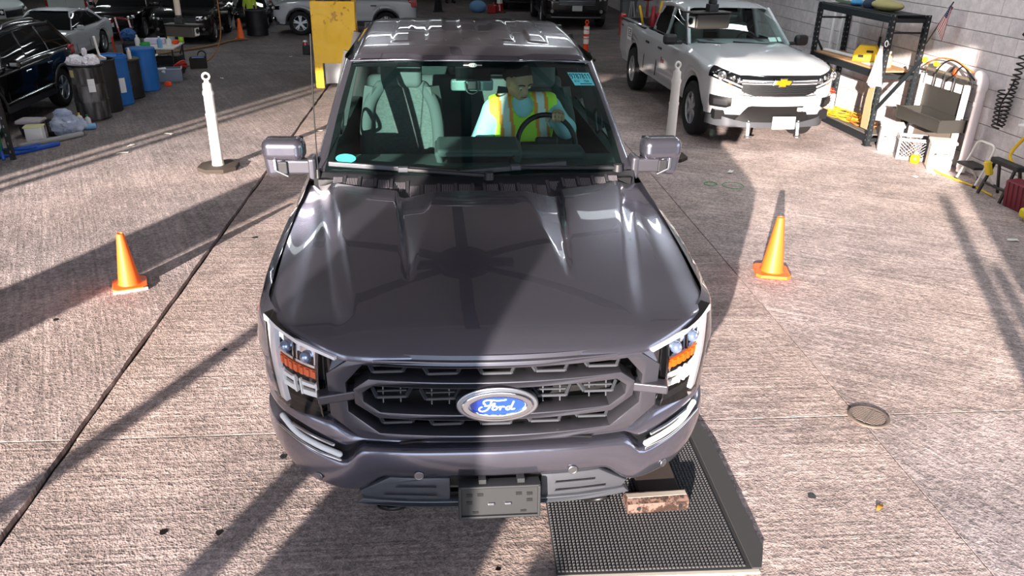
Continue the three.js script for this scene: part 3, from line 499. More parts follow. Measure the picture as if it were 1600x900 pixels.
  for (const s of [-1, 1]) for (const [x, w, k0, k1] of [[0.07, 0.075, 0.1, 0.6], [0.165, 0.075, 0.1, 0.6], [0.26, 0.075, 0.1, 0.6], [0.345, 0.06, 0.1, 0.6], [0.43, 0.07, 0.3, 0.75], [0.52, 0.07, 0.3, 0.75], [0.61, 0.07, 0.3, 0.75], [0.7, 0.07, 0.3, 0.75], [0.78, 0.06, 0.35, 0.75]]) {
    const g = [], a = x, wv = ws(a / 0.872 * s, 0), t0 = lerp(tr(a) - 0.015, -wv[2], k0), t1 = lerp(tr(a) - 0.015, -wv[2], k1), y0 = lerp(hood(x, tr(a)) - 0.028, wv[1], k0) + 0.004, y1 = lerp(hood(x, tr(a)) - 0.028, wv[1], k1) + 0.004;
    g.push(bar([s * (x - w / 2), y0, -t0], [s * (x - w / 2), y1, -t1], 0.016, 0.006));
    mesh('cowl_rib', g, M.trim, truck);
    const r = []; for (let q = 0; q < 7; q++) r.push(bar([s * (x - w / 2 + 0.016 + q * w * 0.125), y0 - 0.004, -t0 - 0.01], [s * (x - w / 2 + 0.016 + q * w * 0.125), y1 - 0.004, -t1 + 0.01], 0.003, 0.004));
    mesh('cowl_grate', r, M.grate, truck);
  }
  const wiper = (p0, p1, blade0, blade1) => { const W = new THREE.Group(); W.name = 'wiper'; truck.add(W); mesh('wiper_arm', [bar(p0, p1, 0.028, 0.02, 0.006), cyl(0.025, 0.03, 0.04, p0)], M.darkPlastic, W); mesh('wiper_blade', [bar(blade0, blade1, 0.02, 0.028, 0.006), rbox(0.06, 0.03, 0.04, 0.008, p1)], M.greyPlastic, W); };
  const wp = (x, b, d) => { const p = ws(x / 0.87, b, 0); return [p[0], p[1] + d, p[2] + d * 0.8]; };
  wiper([0.06, 1.335, -1.63], wp(-0.42, 0.025, 0.02), wp(-0.85, 0.045, 0.018), wp(-0.12, 0.008, 0.018));
  wiper([0.83, 1.335, -1.78], wp(0.22, 0.04, 0.02), wp(-0.1, 0.005, 0.018), wp(0.52, 0.06, 0.018));
  const sticker = canvasTexture(512, 256, (g, w, h) => { g.fillStyle = '#63dbe6'; g.fillRect(0, 0, w, h); g.fillStyle = '#0a1c24'; g.font = 'bold 140px sans-serif'; g.textAlign = 'center'; g.fillText('9787811', w / 2, 122, w - 24); g.font = 'bold 66px sans-serif'; g.fillText('TDA', 350, 194); g.fillRect(160, 216, 300, 16); g.fillRect(50, 150, 150, 6); g.fillRect(50, 172, 40, 14); g.fillRect(110, 176, 60, 10); });
  const stick = phy('#ffffff', 0.6, 0, { map: sticker });
  mesh('number_sticker', sheet(6, 3, (u, v) => ws(lerp(0.805 + 0.035 * (1 - v), 1.005 + 0.012 * (1 - v), u) * 0.965, lerp(0.745, 0.885, v), -0.004)), stick, truck).userData.label = 'pale blue sticker with a black seven figure number';
  mesh('round_sticker', sheet(28, 1, (u, v) => ws(-0.875 + 0.068 * v * Math.cos(u * 2 * PI), 0.105 + 0.034 * v * Math.sin(u * 2 * PI), -0.004)), std('#35b9ae', 0.6), truck);
  const wing = canvasTexture(256, 64, (g, w, h) => { g.fillStyle = '#101415'; g.fillRect(0, 0, w, h); g.fillStyle = '#cfe6e2'; g.fillRect(0, 26, 256, 12); g.beginPath(); g.ellipse(128, 32, 60, 28, 0, 0, 7); g.fill(); g.strokeStyle = '#2a3a3a'; g.lineWidth = 7; for (const x of [96, 122, 148]) { g.beginPath(); g.moveTo(x, 46); g.lineTo(x + 14, 18); g.stroke(); } });
  mesh('windshield_emblem', sheet(4, 2, (u, v) => ws(lerp(-0.075, 0.075, u), lerp(0.925, 0.975, v), -0.004)), std('#ffffff', 0.6, 0, { map: wing }), truck);
  for (const s of [1, -1]) {
    const G = new THREE.Group(); G.name = 'door_mirror'; truck.add(G);
    mesh('mirror_shell', [rbox(0.24, 0.135, 0.14, 0.05, [s * 1.1, 1.43, -1.87], [0, s * 0.06, 0], 5), rbox(0.13, 0.16, 0.1, 0.035, [s * 1.145, 1.355, -1.865], [0, s * 0.06, s * -0.12], 4)], M.paint, G);
    mesh('mirror_glass', box(0.2, 0.17, 0.006, [s * 1.1, 1.4, -1.943]), M.chrome, G);
    mesh('mirror_arm', [rbox(0.17, 0.085, 0.07, 0.015, [s * 1.015, 1.335, -1.85]), rbox(0.05, 0.14, 0.12, 0.02, [s * 0.945, 1.32, -1.87])], M.trim, G);
    mesh('mirror_lamp', [rbox(0.055, 0.075, 0.02, 0.008, [s * 1.105, 1.335, -1.81])], M.darkPlastic, G);
    mesh('mirror_trim', [bar([s * 1.148, 1.385, -1.808], [s * 1.146, 1.32, -1.806], 0.018, 0.012, 0.004), bar([s * 1.146, 1.322, -1.806], [s * 1.075, 1.285, -1.808], 0.02, 0.012, 0.004)], M.steel, G);
  }
  mesh('aerial', [tube([[-0.905, 1.31, -1.78], [-0.9, 1.7, -1.785], [-0.885, 2.07, -1.79]], 0.0035), cyl(0.012, 0.018, 0.05, [-0.906, 1.31, -1.78])], M.black, truck);
  for (const s of [1, -1]) mesh('tail_lamp', rbox(0.14, 0.4, 0.05, 0.015, [s * 0.92, 1.1, -5.86]), M.red, truck);
}
// ---------------------------------------------------------------- the other vehicles
// o: L length, W half width, paint, axles [front, rear], r wheel radius, sill, top [[t, y]...] shoulder line, green {ws:[t0,y0,t1,y1], rear:[t1,y1,t0,y0], wb, wt, breaks:[[tb, tt]...]}
function makeVehicle(root, o) {
  const { L, W, axles, r } = o, R = r * 1.17, yc = r * 1.02, P = o.paint, glass = o.glass ?? M.glassDark;
  const top = curve(o.top), arch = archLow(o.sill, axles, R, yc), low = (t) => Math.max(arch(t), lerp(o.sill + 0.03, o.sill, smooth(0, 0.5, t)));
  const rc = o.corner ?? 0.4, fb = o.bulge ?? 0.14, path = [];
  for (let k = 0; k <= 10; k++) { const x = k / 10 * (W - rc * 0.75); path.push([x, fb * (x / W) ** 2]); }
  const xe = W - rc * 0.75, te = fb * (xe / W) ** 2;
  for (let k = 1; k <= 8; k++) { const a = k / 8 * PI / 2; path.push([xe + (W - xe) * Math.sin(a), te + rc * (1 - Math.cos(a))]); }
  for (const t of denseT(te + rc + 0.02, L - 0.32, axles, R, 0.12)) path.push([W, t]);
  for (let k = 1; k <= 6; k++) { const a = k / 6 * PI / 2; path.push([W - 0.25 * (1 - Math.cos(a)), L - 0.3 + 0.24 * Math.sin(a)]); }
  for (let k = 1; k <= 6; k++) path.push([(W - 0.25) * (1 - k / 6), L - 0.06 + 0.06 * k / 6]);
  const rr = o.shoulder ?? 0.07;
  const ins = (v, t) => (v > 0.8 ? rr * (1 - Math.sqrt(Math.max(0, 1 - ((v - 0.8) / 0.2) ** 2))) : 0) + 0.06 * smooth(0.3, 0, v) + 0.02 * Math.exp(-(((v - 0.34) / 0.1) ** 2)) * smooth(0.5, 1.2, t) * smooth(L - 0.5, L - 1, t);
  mesh('body_side', both(wallSheet(path, low, top, ins, 16)), P, root);
  // bonnet / boot / bed cover
  const n = path.length - 1, crown = o.crown ?? 0.05;
  const cap = (i0, i1) => sheet(18, i1 - i0, (u, v) => {
    const i = i0 + Math.round(v * (i1 - i0)), a = path[Math.max(0, i - 1)], b = path[Math.min(n, i + 1)], p = path[i], dx = b[0] - a[0], dt = b[1] - a[1], l = Math.hypot(dx, dt) || 1;
    const x = Math.max(0, p[0] - dt / l * rr), t = p[1] + dx / l * rr, s = u * 2 - 1, c = crown * Math.min(1, (x / W) * 1.2);
    let y = top(p[1]) + c * (1 - s * s); if (o.crease) y += 0.02 * smooth(0.5, 0.62, Math.abs(s)) * smooth(0.95, 0.8, Math.abs(s)) * smooth(0.2, 0.6, t);
    return [x * s, y, -t];
  });
  const iAt = (t) => path.findIndex((p, i) => i > 18 && p[1] >= t);
  if (o.bed) { mesh('bonnet', cap(0, iAt(o.green.ws[0] + 0.4)), P, root); }
  else { mesh('bonnet', cap(0, iAt(o.green.ws[0] + 0.3)), P, root); const k = iAt(Math.min(o.green.rear[2] - 0.3, L - 0.4)); if (k > 0 && !o.van) mesh('boot_lid', cap(k, n), P, root); }
  mesh('underbody', box(W * 1.75, 0.12, L * 0.94, [0, o.sill + 0.02, -L / 2]), M.black, root);
  for (const s of [1, -1]) for (const a of axles) {
    mesh('wheel_well', put(new THREE.CylinderGeometry(R, R, 0.3, 24, 1, true, 0, PI), [s * (W - 0.2), yc, -a], [0, 0, PI / 2]), M.black, root);
    wheel(root, s * (W - 0.135), a, r, 0.23, o.wheel ?? { spokes: 5, double: true });
    if (o.cladding) mesh('arch_trim', torus(R, 0.03, [s * (W - 0.005), yc, -a], [0, PI / 2, 0], 6, 28, PI), M.darkPlastic, root);
  }
  if (o.cladding) for (const s of [1, -1]) mesh('sill_trim', box(0.04, 0.12, axles[1] - axles[0] - 2 * R, [s * (W - 0.015), o.sill + 0.06, -(axles[0] + axles[1]) / 2]), M.darkPlastic, root);
  // greenhouse
  const g = o.green, [t0, y0, t1, y1] = g.ws, [t2, y2, t3, y3] = g.rear, wb = g.wb, wt = g.wt;
  const wsP = (a, b) => [a * lerp(wb, wt, b), lerp(y0, y1, b) + 0.03 * Math.sin(PI * b), -(lerp(t0, t1, b) + 0.14 * a * a)];
  mesh('windshield', sheet(16, 8, (u, v) => wsP(u * 2 - 1, v)), o.clear ?? glass, root);
  const rP = (a, b) => [a * lerp(wb, wt, b), lerp(y3, y2, b) + 0.02 * Math.sin(PI * b), -(lerp(t3, t2, b) - 0.1 * a * a)];
  if (!o.van) mesh('rear_window', sheet(12, 6, (u, v) => rP(lerp(-0.94, 0.94, u), lerp(0.06, 0.94, v))), glass, root);
  const yb = (t) => top(t) + 0.005, roofY = (t) => g.roof ? g.roof(t) : lerp(y1, y2, (t - t1) / (t2 - t1)) + 0.05 * Math.sin(PI * clamp((t - t1) / (t2 - t1)));
  mesh('roof', sheet(24, 16, (u, v) => { const s = u * 2 - 1, t = lerp(t1 - 0.02 + 0.14 * s * s, t2 + 0.02 - 0.1 * s * s, v), a = Math.abs(s); return [s * (wt + 0.03), roofY(t) + 0.035 * (1 - s * s) - 0.07 * smooth(0.86, 1, a) ** 1.4, -t]; }), P, root);
  const S = (t, tt, k) => [lerp(wb, wt, k) + 0.02 * Math.sin(PI * k), lerp(yb(t), roofY(tt) - 0.05, k), -lerp(t, tt, k)];
  const br = g.breaks;
  for (const s of [1, -1]) {
    for (let i = 0; i + 1 < br.length; i++) {
      if (o.solid && i >= o.solid) { mesh('side_panel', sheet(6, 6, (u, v) => { const p = S(lerp(br[i][0], br[i + 1][0], u), lerp(br[i][1], br[i + 1][1], u), v); return [s * p[0], p[1], p[2]]; }), P, root); continue; }
      mesh('side_window', sheet(6, 6, (u, v) => { const p = S(lerp(br[i][0], br[i + 1][0], u), lerp(br[i][1], br[i + 1][1], u), lerp(0.02, 0.95, v)); return [s * p[0], p[1], p[2]]; }), i === 0 && o.clear ? o.clear : glass, root);
    }
    br.forEach(([a, b], i) => { if (o.solid && i > o.solid) return; const end = i === 0 || i === br.length - 1, w = i === 0 ? o.aPillar ?? 0.09 : end ? (o.dPillar ?? 0.16) : 0.07, p = S(a, b, 0), q = S(a, b, 1); mesh('pillar', bar([s * (p[0] - 0.01), p[1] - 0.03, p[2]], [s * (q[0] - 0.01), q[1] + 0.02, q[2]], 0.05, w, 0.02), end ? P : o.pillarMat ?? M.gloss, root); });
    mesh('belt_trim', tube(Array.from({ length: 9 }, (_, k) => { const t = lerp(br[0][0], br[br.length - 1][0], k / 8), p = S(t, t, 0); return [s * (p[0] + 0.012), p[1] + 0.008, p[2]]; }), 0.012), o.beltMat ?? M.black, root);
    mesh('roof_edge', tube(Array.from({ length: 9 }, (_, k) => { const t = lerp(br[0][1], br[br.length - 1][1], k / 8); return [s * (wt + 0.015), roofY(t) - 0.045, -t]; }), 0.035), P, root);
    if (o.rails) mesh('roof_rail', tube([[s * wt * 0.92, roofY(t1 + 0.3), -(t1 + 0.3)], [s * wt * 0.92, roofY(t1 + 0.5) + 0.06, -(t1 + 0.5)], [s * wt * 0.92, roofY(t2 - 0.5) + 0.06, -(t2 - 0.5)], [s * wt * 0.92, roofY(t2 - 0.3), -(t2 - 0.3)]], 0.016), o.rails, root);
    const mt = br[0][0] + 0.12; mesh('door_mirror', [rbox(0.2, 0.15, 0.12, 0.05, [s * (W + 0.11), yb(mt) + 0.06, -mt], [0, s * 0.1, 0], 3), rbox(0.12, 0.05, 0.05, 0.02, [s * (W - 0.02), yb(mt) + 0.015, -mt])], o.mirrorMat ?? P, root);
    (o.doors ?? []).forEach(([a, b], i) => {
      for (const t of [a, b]) mesh('door_seam', tube([[s * (W + 0.001), o.sill + 0.1, -t], [s * (W - 0.012), (o.sill + top(t)) / 2 + 0.1, -t], [s * (W - 0.03), top(t) - 0.06, -t]], 0.006, 10, false, 5), M.black, root);
      mesh('door_handle', rbox(0.035, 0.035, 0.19, 0.012, [s * (W - 0.002), top(b) - 0.17, -(b - 0.18)]), o.handleMat ?? P, root);
    });
    if (o.sideTrim) mesh('side_moulding', tube([[s * (W + 0.002), o.sideTrim, -axles[0] - R], [s * (W + 0.002), o.sideTrim + 0.03, -axles[1] + R]], 0.014), M.chrome, root);
  }
  // front: point on the nose at x, y
  const nose = (x, d = 0, y) => { const a = Math.abs(x); let t = fb * (a / W) ** 2; if (a > xe) t = te + rc * (1 - Math.sqrt(Math.max(0, 1 - ((a - xe) / (W - xe)) ** 2))); const y0 = o.sill + 0.03, v = y === undefined ? 0.5 : clamp((y - y0) / (o.top[0][1] - y0)); return -(t + ins(v, t) - d); };
  const nosePt = (x, d, y) => { const h = 0.004, plan = (q) => { const a = Math.abs(q); return a > xe ? te + rc * (1 - Math.sqrt(Math.max(0, 1 - ((a - xe) / (W - xe)) ** 2))) : fb * (a / W) ** 2; }; const X = clamp(x, -W + 0.003, W - 0.003), s = (plan(X + h) - plan(X - h)) / (2 * h), l = Math.hypot(1, s), t = plan(X), yl = lerp(o.sill + 0.03, o.sill, smooth(0, 0.5, t)), k = d - ins(clamp((y - yl) / (top(t) - yl)), t); return [X + s / l * k, -(t - k / l)]; };
  const patch = (x0, x1, f0, f1, d, nu = 10, nv = 3, slope = 0.25) => sheet(nu, nv, (u, v) => { const x = lerp(x0, x1, u), y = lerp(f0(x), f1(x), v); const p = nosePt(x, d, y); return [p[0], y, p[1]]; });
  o.noseY ??= 0.6; root.userData2 = null;
  const q = o.front;
  if (q) {
    const K = (c) => () => c;
    if (q.grille) { const [w, a, b] = q.grille; mesh('grille', patch(-w, w, K(a), K(b), 0.012), M.black, root); const bars = []; for (let k = 0; k < (q.bars ?? 4); k++) { const y = lerp(a, b, (k + 0.5) / (q.bars ?? 4)); bars.push(tube(Array.from({ length: 9 }, (_, i) => { const x = lerp(-w * 0.97, w * 0.97, i / 8); const p = nosePt(x, 0.02, y); return [p[0], y, p[1]]; }), q.barR ?? 0.012)); } bars.forEach((b2) => mesh('grille_bar', b2, q.barMat ?? M.darkSteel, root)); }
    for (const s of [1, -1]) {
      const [xa, xb, a, b] = q.lamp, x0 = s > 0 ? xa : -xb, x1 = s > 0 ? xb : -xa;
      const H = new THREE.Group(); H.name = 'headlight'; root.add(H);
      mesh('lamp_housing', patch(x0, x1, (x) => a + 0.05 * (Math.abs(x) - xa) / (xb - xa), (x) => b + 0.03 * (Math.abs(x) - xa) / (xb - xa), 0.012, 10, 3), M.gloss, H);
      const xs = [lerp(xa, xb, 0.3), lerp(xa, xb, 0.68)];
      xs.forEach((x) => mesh('lamp_reflector', [x].map((x) => { const y = (a + b) / 2 + 0.03 * (x - xa) / (xb - xa); const p = nosePt(s * x, 0.022, y); return torus((b - a) * 0.3, 0.012, [p[0], y, p[1]], [0, s * 0.4, 0], 6, 18); }), M.chrome, H));
      xs.forEach((x) => mesh('lamp_bulb', [x].map((x) => { const y = (a + b) / 2 + 0.03 * (x - xa) / (xb - xa); const p = nosePt(s * x, 0.012, y); return ball((b - a) * 0.24, [p[0], y, p[1]], null, 12, 8); }), q.lampMat ?? M.white, H));
      if (q.fog) { const [fa, fb2, fy0, fy1] = q.fog; mesh('fog_recess', patch(s > 0 ? fa : -fb2, s > 0 ? fb2 : -fa, K(fy0), K(fy1), 0.014, 6, 2), M.black, root); mesh('fog_lamp', cyl(0.05, 0.05, 0.02, [s * (fa + fb2) / 2, (fy0 + fy1) / 2, nose((fa + fb2) / 2, 0.02, (fy0 + fy1) / 2)], [PI / 2, 0, 0], 16), M.chrome, root); }
    }
    if (q.intake) { const [w, a, b] = q.intake; mesh('lower_intake', patch(-w, w, K(a), K(b), 0.012, 14, 2), M.black, root); }
    if (q.plate) mesh('licence_plate', rbox(0.3, 0.15, 0.012, 0.004, [0, q.plate, nose(0, 0.025, q.plate)]), M.silverPaint, root);
    if (q.strip) mesh('bumper_strip', tube(Array.from({ length: 9 }, (_, i) => { const x = lerp(-W * 0.75, W * 0.75, i / 8); const p = nosePt(x, 0.01, q.strip); return [p[0], q.strip, p[1]]; }), 0.018), M.steel, root);
  }
  if (o.tail) for (const s of [1, -1]) { const [y, h, d] = o.tail; mesh('tail_lamp', rbox(0.12, h, d, 0.03, [s * (W - 0.075), y, -(L - d / 2 - 0.03)]), M.red, root); }
  return { top, nose, nosePt, patch, wsP, S };
}
const suvShape = (k = 1) => ({ L: 4.7, W: 0.93, axles: [0.92, 3.66], r: 0.37, sill: 0.34, corner: 0.42, bulge: 0.16,
  top: [[0, 0.86], [0.2, 0.93], [0.6, 1.0], [1.2, 1.05], [1.6, 1.06], [3.6, 1.1], [4.5, 1.1], [4.7, 1.0]],
  green: { ws: [1.35, 1.09, 2.1, 1.6], rear: [4.05, 1.6, 4.62, 1.12], wb: 0.85, wt: 0.64, breaks: [[1.55, 2.2], [2.55, 2.62], [3.5, 3.45], [4.45, 4.05]] },
  doors: [[1.5, 2.55], [2.55, 3.45]], tail: [1.0, 0.22, 0.28], front: { grille: [0.5, 0.66, 0.84], lamp: [0.52, 0.9, 0.74, 0.87], fog: [0.58, 0.82, 0.42, 0.56], intake: [0.5, 0.4, 0.52], plate: 0.58 } });

{ // white pickup parked on the right
  const t = thing('work_pickup', 'white extended cab pickup parked beside the block wall on the right', 'pickup', [4.3, 0, -7.14], 0.0);
  const o = { L: 5.55, W: 0.885, axles: [0.95, 4.34], r: 0.37, sill: 0.42, corner: 0.5, bulge: 0.2, paint: M.whitePaint, glass: M.glassDark, clear: M.glassClear, bed: true, crease: true, crown: 0.06, shoulder: 0.09, noseY: 0.55,
    top: [[0, 1.0], [0.15, 1.03], [0.6, 1.07], [1.3, 1.12], [1.7, 1.13], [3.6, 1.13], [3.75, 1.15], [5.5, 1.15]],
    green: { ws: [1.42, 1.165, 2.12, 1.57], rear: [3.45, 1.59, 3.62, 1.16], wb: 0.75, wt: 0.62, breaks: [[1.62, 2.25], [2.75, 2.78], [3.45, 3.38]] },
    doors: [[1.55, 2.75], [2.76, 3.5]], handleMat: M.black, mirrorMat: M.darkPlastic, aPillar: 0.14, pillarMat: M.whitePaint, tail: [1.0, 0.42, 0.12], wheel: { spokes: 6, fat: 0.3, rim: 0.6, dish: true },
    front: null };
  const b = makeVehicle(t, o), { nose, nosePt, patch } = b, K = (c) => () => c, sl = () => 0;
  // face: upper grille, chrome bar with the gold cross, lower mesh, lamps, fog recesses, grey lower valance
  mesh('upper_grille', patch(-0.55, 0.55, (x) => 0.9 + 0.02 * Math.abs(x), (x) => 0.97 - 0.02 * x * x, 0.014, 20, 2), M.gloss, t);
  mesh('lower_grille', patch(-0.5, 0.5, (x) => 0.715 + 0.05 * Math.max(0, Math.abs(x) - 0.38) / 0.12, (x) => 0.855, 0.014, 20, 3), M.black, t);
  const along = (w, f, r, d) => tube(Array.from({ length: 17 }, (_, i) => { const x = lerp(-w, w, i / 16), y = f(x); const p = nosePt(x, d, y); return [p[0], y, p[1]]; }), r, 60);
  for (let k = 0; k < 4; k++) mesh('grille_bar', along(0.47, (x) => 0.75 + k * 0.027 + 0.006 * Math.cos(x * 60), 0.006, 0.02), M.darkSteel, t);
  mesh('chrome_bar', [along(0.56, () => 0.88, 0.016, 0.02), along(0.5, (x) => 0.708 + 0.1 * Math.max(0, Math.abs(x) - 0.4), 0.009, 0.018)], M.chrome, t);
  const cross = (k) => [[-0.115, -0.022], [-0.095, 0.028], [-0.035, 0.028], [-0.035, 0.05], [0.045, 0.05], [0.045, 0.028], [0.115, 0.028], [0.095, -0.022], [0.035, -0.022], [0.035, -0.046], [-0.045, -0.046], [-0.045, -0.022]].map(([x, y]) => [x * k, y * k]);
  const em = new THREE.Group(); em.name = 'badge'; t.add(em); em.position.set(0, 0.885, nose(0, 0.035, 0.885));
  mesh('badge_edge', extr(cross(1.12), 0.014, 0.004), M.chrome, em); mesh('badge_face', extr(cross(0.9), 0.008, 0.002, [0, 0, 0.014]), phy('#d9a21b', 0.3, 0.6), em);
  for (const s of [1, -1]) {
    const H = new THREE.Group(); H.name = 'headlight'; t.add(H);
    const lo = (x) => lerp(0.785, 0.915, clamp((Math.abs(x) - 0.5) / 0.33)), hi = (x) => lerp(0.955, 1.045, clamp((Math.abs(x) - 0.5) / 0.33)), P = (x, y, d) => { const p = nosePt(s * x, d, y); return [p[0], y, p[1]]; };
    const [x0, x1] = s > 0 ? [0.5, 0.845] : [-0.845, -0.5];
    mesh('lamp_housing', patch(x0, x1, lo, hi, 0.014, 12, 4), M.gloss, H);
    mesh('projector', [torus(0.045, 0.014, P(0.73, 0.945, 0.03), [0, s * 0.5, 0]), ball(0.034, P(0.73, 0.945, 0.02))], M.chrome, H);
    mesh('reflector', [0.545, 0.61].map((x) => ball(0.03, P(x, lo(x) + 0.1, 0.0), [1, 1, 1])), M.chrome, H);
    mesh('lamp_trim', [tube(Array.from({ length: 6 }, (_, i) => { const x = lerp(0.5, 0.8, i / 5); return P(x, lo(x) + 0.035, 0.022); }), 0.012)], M.silverPaint, H);
    mesh('turn_signal', rbox(0.07, 0.02, 0.015, 0.005, P(0.63, 0.86, 0.022), [0, s * 0.3, 0]), M.amber, H);
    mesh('fog_recess', patch(s > 0 ? 0.6 : -0.82, s > 0 ? 0.82 : -0.6, (x) => 0.54 + 0.5 * Math.max(0, 0.66 - Math.abs(x)), (x) => 0.68 + 0.06 * (Math.abs(x) - 0.6), 0.02, 12, 4), M.black, t);
    mesh('fog_blank', patch(s > 0 ? 0.64 : -0.78, s > 0 ? 0.78 : -0.64, K(0.575), K(0.65), 0.03, 6, 2), M.darkPlastic, t);
    const T2 = new THREE.Group(); T2.name = 'tow_arm'; t.add(T2); mesh('tow_bracket', bar([s * 0.34, 0.36, nose(0.34, 0.02, 0.36)], [s * 0.34, 0.16, nose(0.34, 0.06, 0.36)], 0.035, 0.02, 0.005), M.whitePlastic, T2); mesh('tow_pin', [cyl(0.012, 0.012, 0.09, [s * 0.34, 0.18, nose(0.34, 0.07, 0.36)], [0, 0, PI / 2]), ball(0.024, [s * 0.34, 0.37, nose(0.34, 0.03, 0.36)])], M.steel, T2);
  }
  mesh('lower_intake', patch(-0.52, 0.52, (x) => 0.36, (x) => lerp(0.58, 0.38, clamp((Math.abs(x) - 0.38) / 0.14)), 0.016, 24, 2), M.black, t);
  mesh('lower_valance', patch(-0.86, 0.86, (x) => 0.29, (x) => lerp(0.36, 0.42, clamp((Math.abs(x) - 0.4) / 0.3)), 0.02, 30, 2), M.greyPlastic, t);
  mesh('front_plate', rbox(0.31, 0.16, 0.012, 0.004, [0.12, 0.36, nose(0.1, 0.05, 0.36)], [-0.1, 0, 0]), M.white, t);
  mesh('winch_light', [rbox(0.1, 0.06, 0.03, 0.006, [0.4, 0.54, nose(0.4, 0.05, 0.54)]), rbox(0.06, 0.05, 0.03, 0.006, [0.3, 0.54, nose(0.3, 0.05, 0.54)])], M.silverPaint, t);
  mesh('bed_liner', [box(1.5, 0.04, 1.7, [0, 0.75, -4.6]), ...[1, -1].map((s) => box(0.05, 0.4, 1.75, [s * 0.74, 0.93, -4.6])), box(1.5, 0.4, 0.05, [0, 0.93, -5.42]), box(1.5, 0.45, 0.05, [0, 0.93, -3.72]), ...[1, -1].map((s) => box(0.13, 0.025, 1.8, [s * 0.79, 1.13, -4.6]))], M.darkPlastic, t);
  mesh('cab_floor', [box(1.5, 0.04, 2, [0, 0.5, -2.6]), box(1.6, 0.5, 0.05, [0, 0.8, -1.65]), ...[1, -1].map((s) => box(0.05, 0.55, 1.9, [s * 0.8, 0.8, -2.6])), box(1.5, 0.5, 0.05, [0, 0.85, -3.6])], M.black, t);
  const inner = std('#6f7572', 0.9);
  mesh('dashboard', rbox(1.46, 0.28, 0.5, 0.07, [0, 1.04, -1.86]), M.darkPlastic, t);
  for (const x of [-0.36, 0.36]) mesh('front_seat', [rbox(0.48, 0.62, 0.14, 0.06, [x, 1.02, -2.86], [-0.15, 0, 0], 3), rbox(0.25, 0.17, 0.1, 0.045, [x, 1.39, -2.93], [-0.1, 0, 0], 3), rbox(0.5, 0.14, 0.5, 0.05, [x, 0.72, -2.6])], inner, t);
  mesh('steering_wheel', torus(0.17, 0.015, [0.36, 1.1, -2.2], [-0.5, 0, 0], 8, 32), M.black, t);
  mesh('rear_view_mirror', rbox(0.2, 0.06, 0.03, 0.012, [0, 1.47, -2.06]), M.black, t);
  for (const [p, q] of [[[0.55, 1.16, -1.42], [-0.15, 1.2, -1.46]], [[-0.05, 1.16, -1.4], [-0.66, 1.19, -1.5]]]) mesh('wiper', bar(p, q, 0.02, 0.02), M.black, t);
  for (const [x, w] of [[0.5, 0.13], [0.62, 0.06]]) mesh('paper_permit', sheet(2, 2, (u, v) => { const p = b.wsP(lerp(x - w / 2, x + w / 2, u) / 0.78, lerp(0.06, 0.16, v)); return [p[0], p[1] + 0.004, p[2] + 0.004]; }), std('#bfeee2', 0.7), t);
  const mk = (draw) => std('#ffffff', 0.6, 0, { map: canvasTexture(256, 256, draw) });
  const decal = mk((g, w, h) => { g.fillStyle = '#eceeee'; g.fillRect(0, 0, w, h); g.fillStyle = '#3a2430'; for (const [y, hh] of [[30, 66], [112, 30], [160, 30]]) { g.fillRect(40, y, 170, hh); } g.fillStyle = '#f4f4f4'; g.beginPath(); g.ellipse(130, 64, 52, 22, 0, 0, 7); g.fill(); for (let k = 0; k < 6; k++) { g.fillRect(66 + k * 22, 118, 10, 18); g.fillRect(66 + k * 22, 166, 10, 18); } });
  mesh('bed_decal', sheet(1, 1, (u, v) => [-0.888, lerp(0.84, 1.05, v), -lerp(4.72, 4.4, 1 - u)]), decal, t);
  mesh('tailgate_decal', sheet(1, 1, (u, v) => [-0.884, lerp(0.98, 1.05, v), -lerp(5.05, 5.22, u)]), M.darkPlastic, t);
  mesh('door_logo', [box(0.004, 0.09, 0.045, [-0.888, 0.8, -2.45]), box(0.004, 0.05, 0.1, [-0.888, 0.79, -2.35])], std('#7b4652', 0.6), t);
}
const car = (name, label, cat, pos, turn, k = 1) => { const t = thing(name, label, cat, pos, turn); t.scale.setScalar(k); return t; };
const withPaint = (s, paint, extra = {}) => ({ ...s, paint, ...extra });
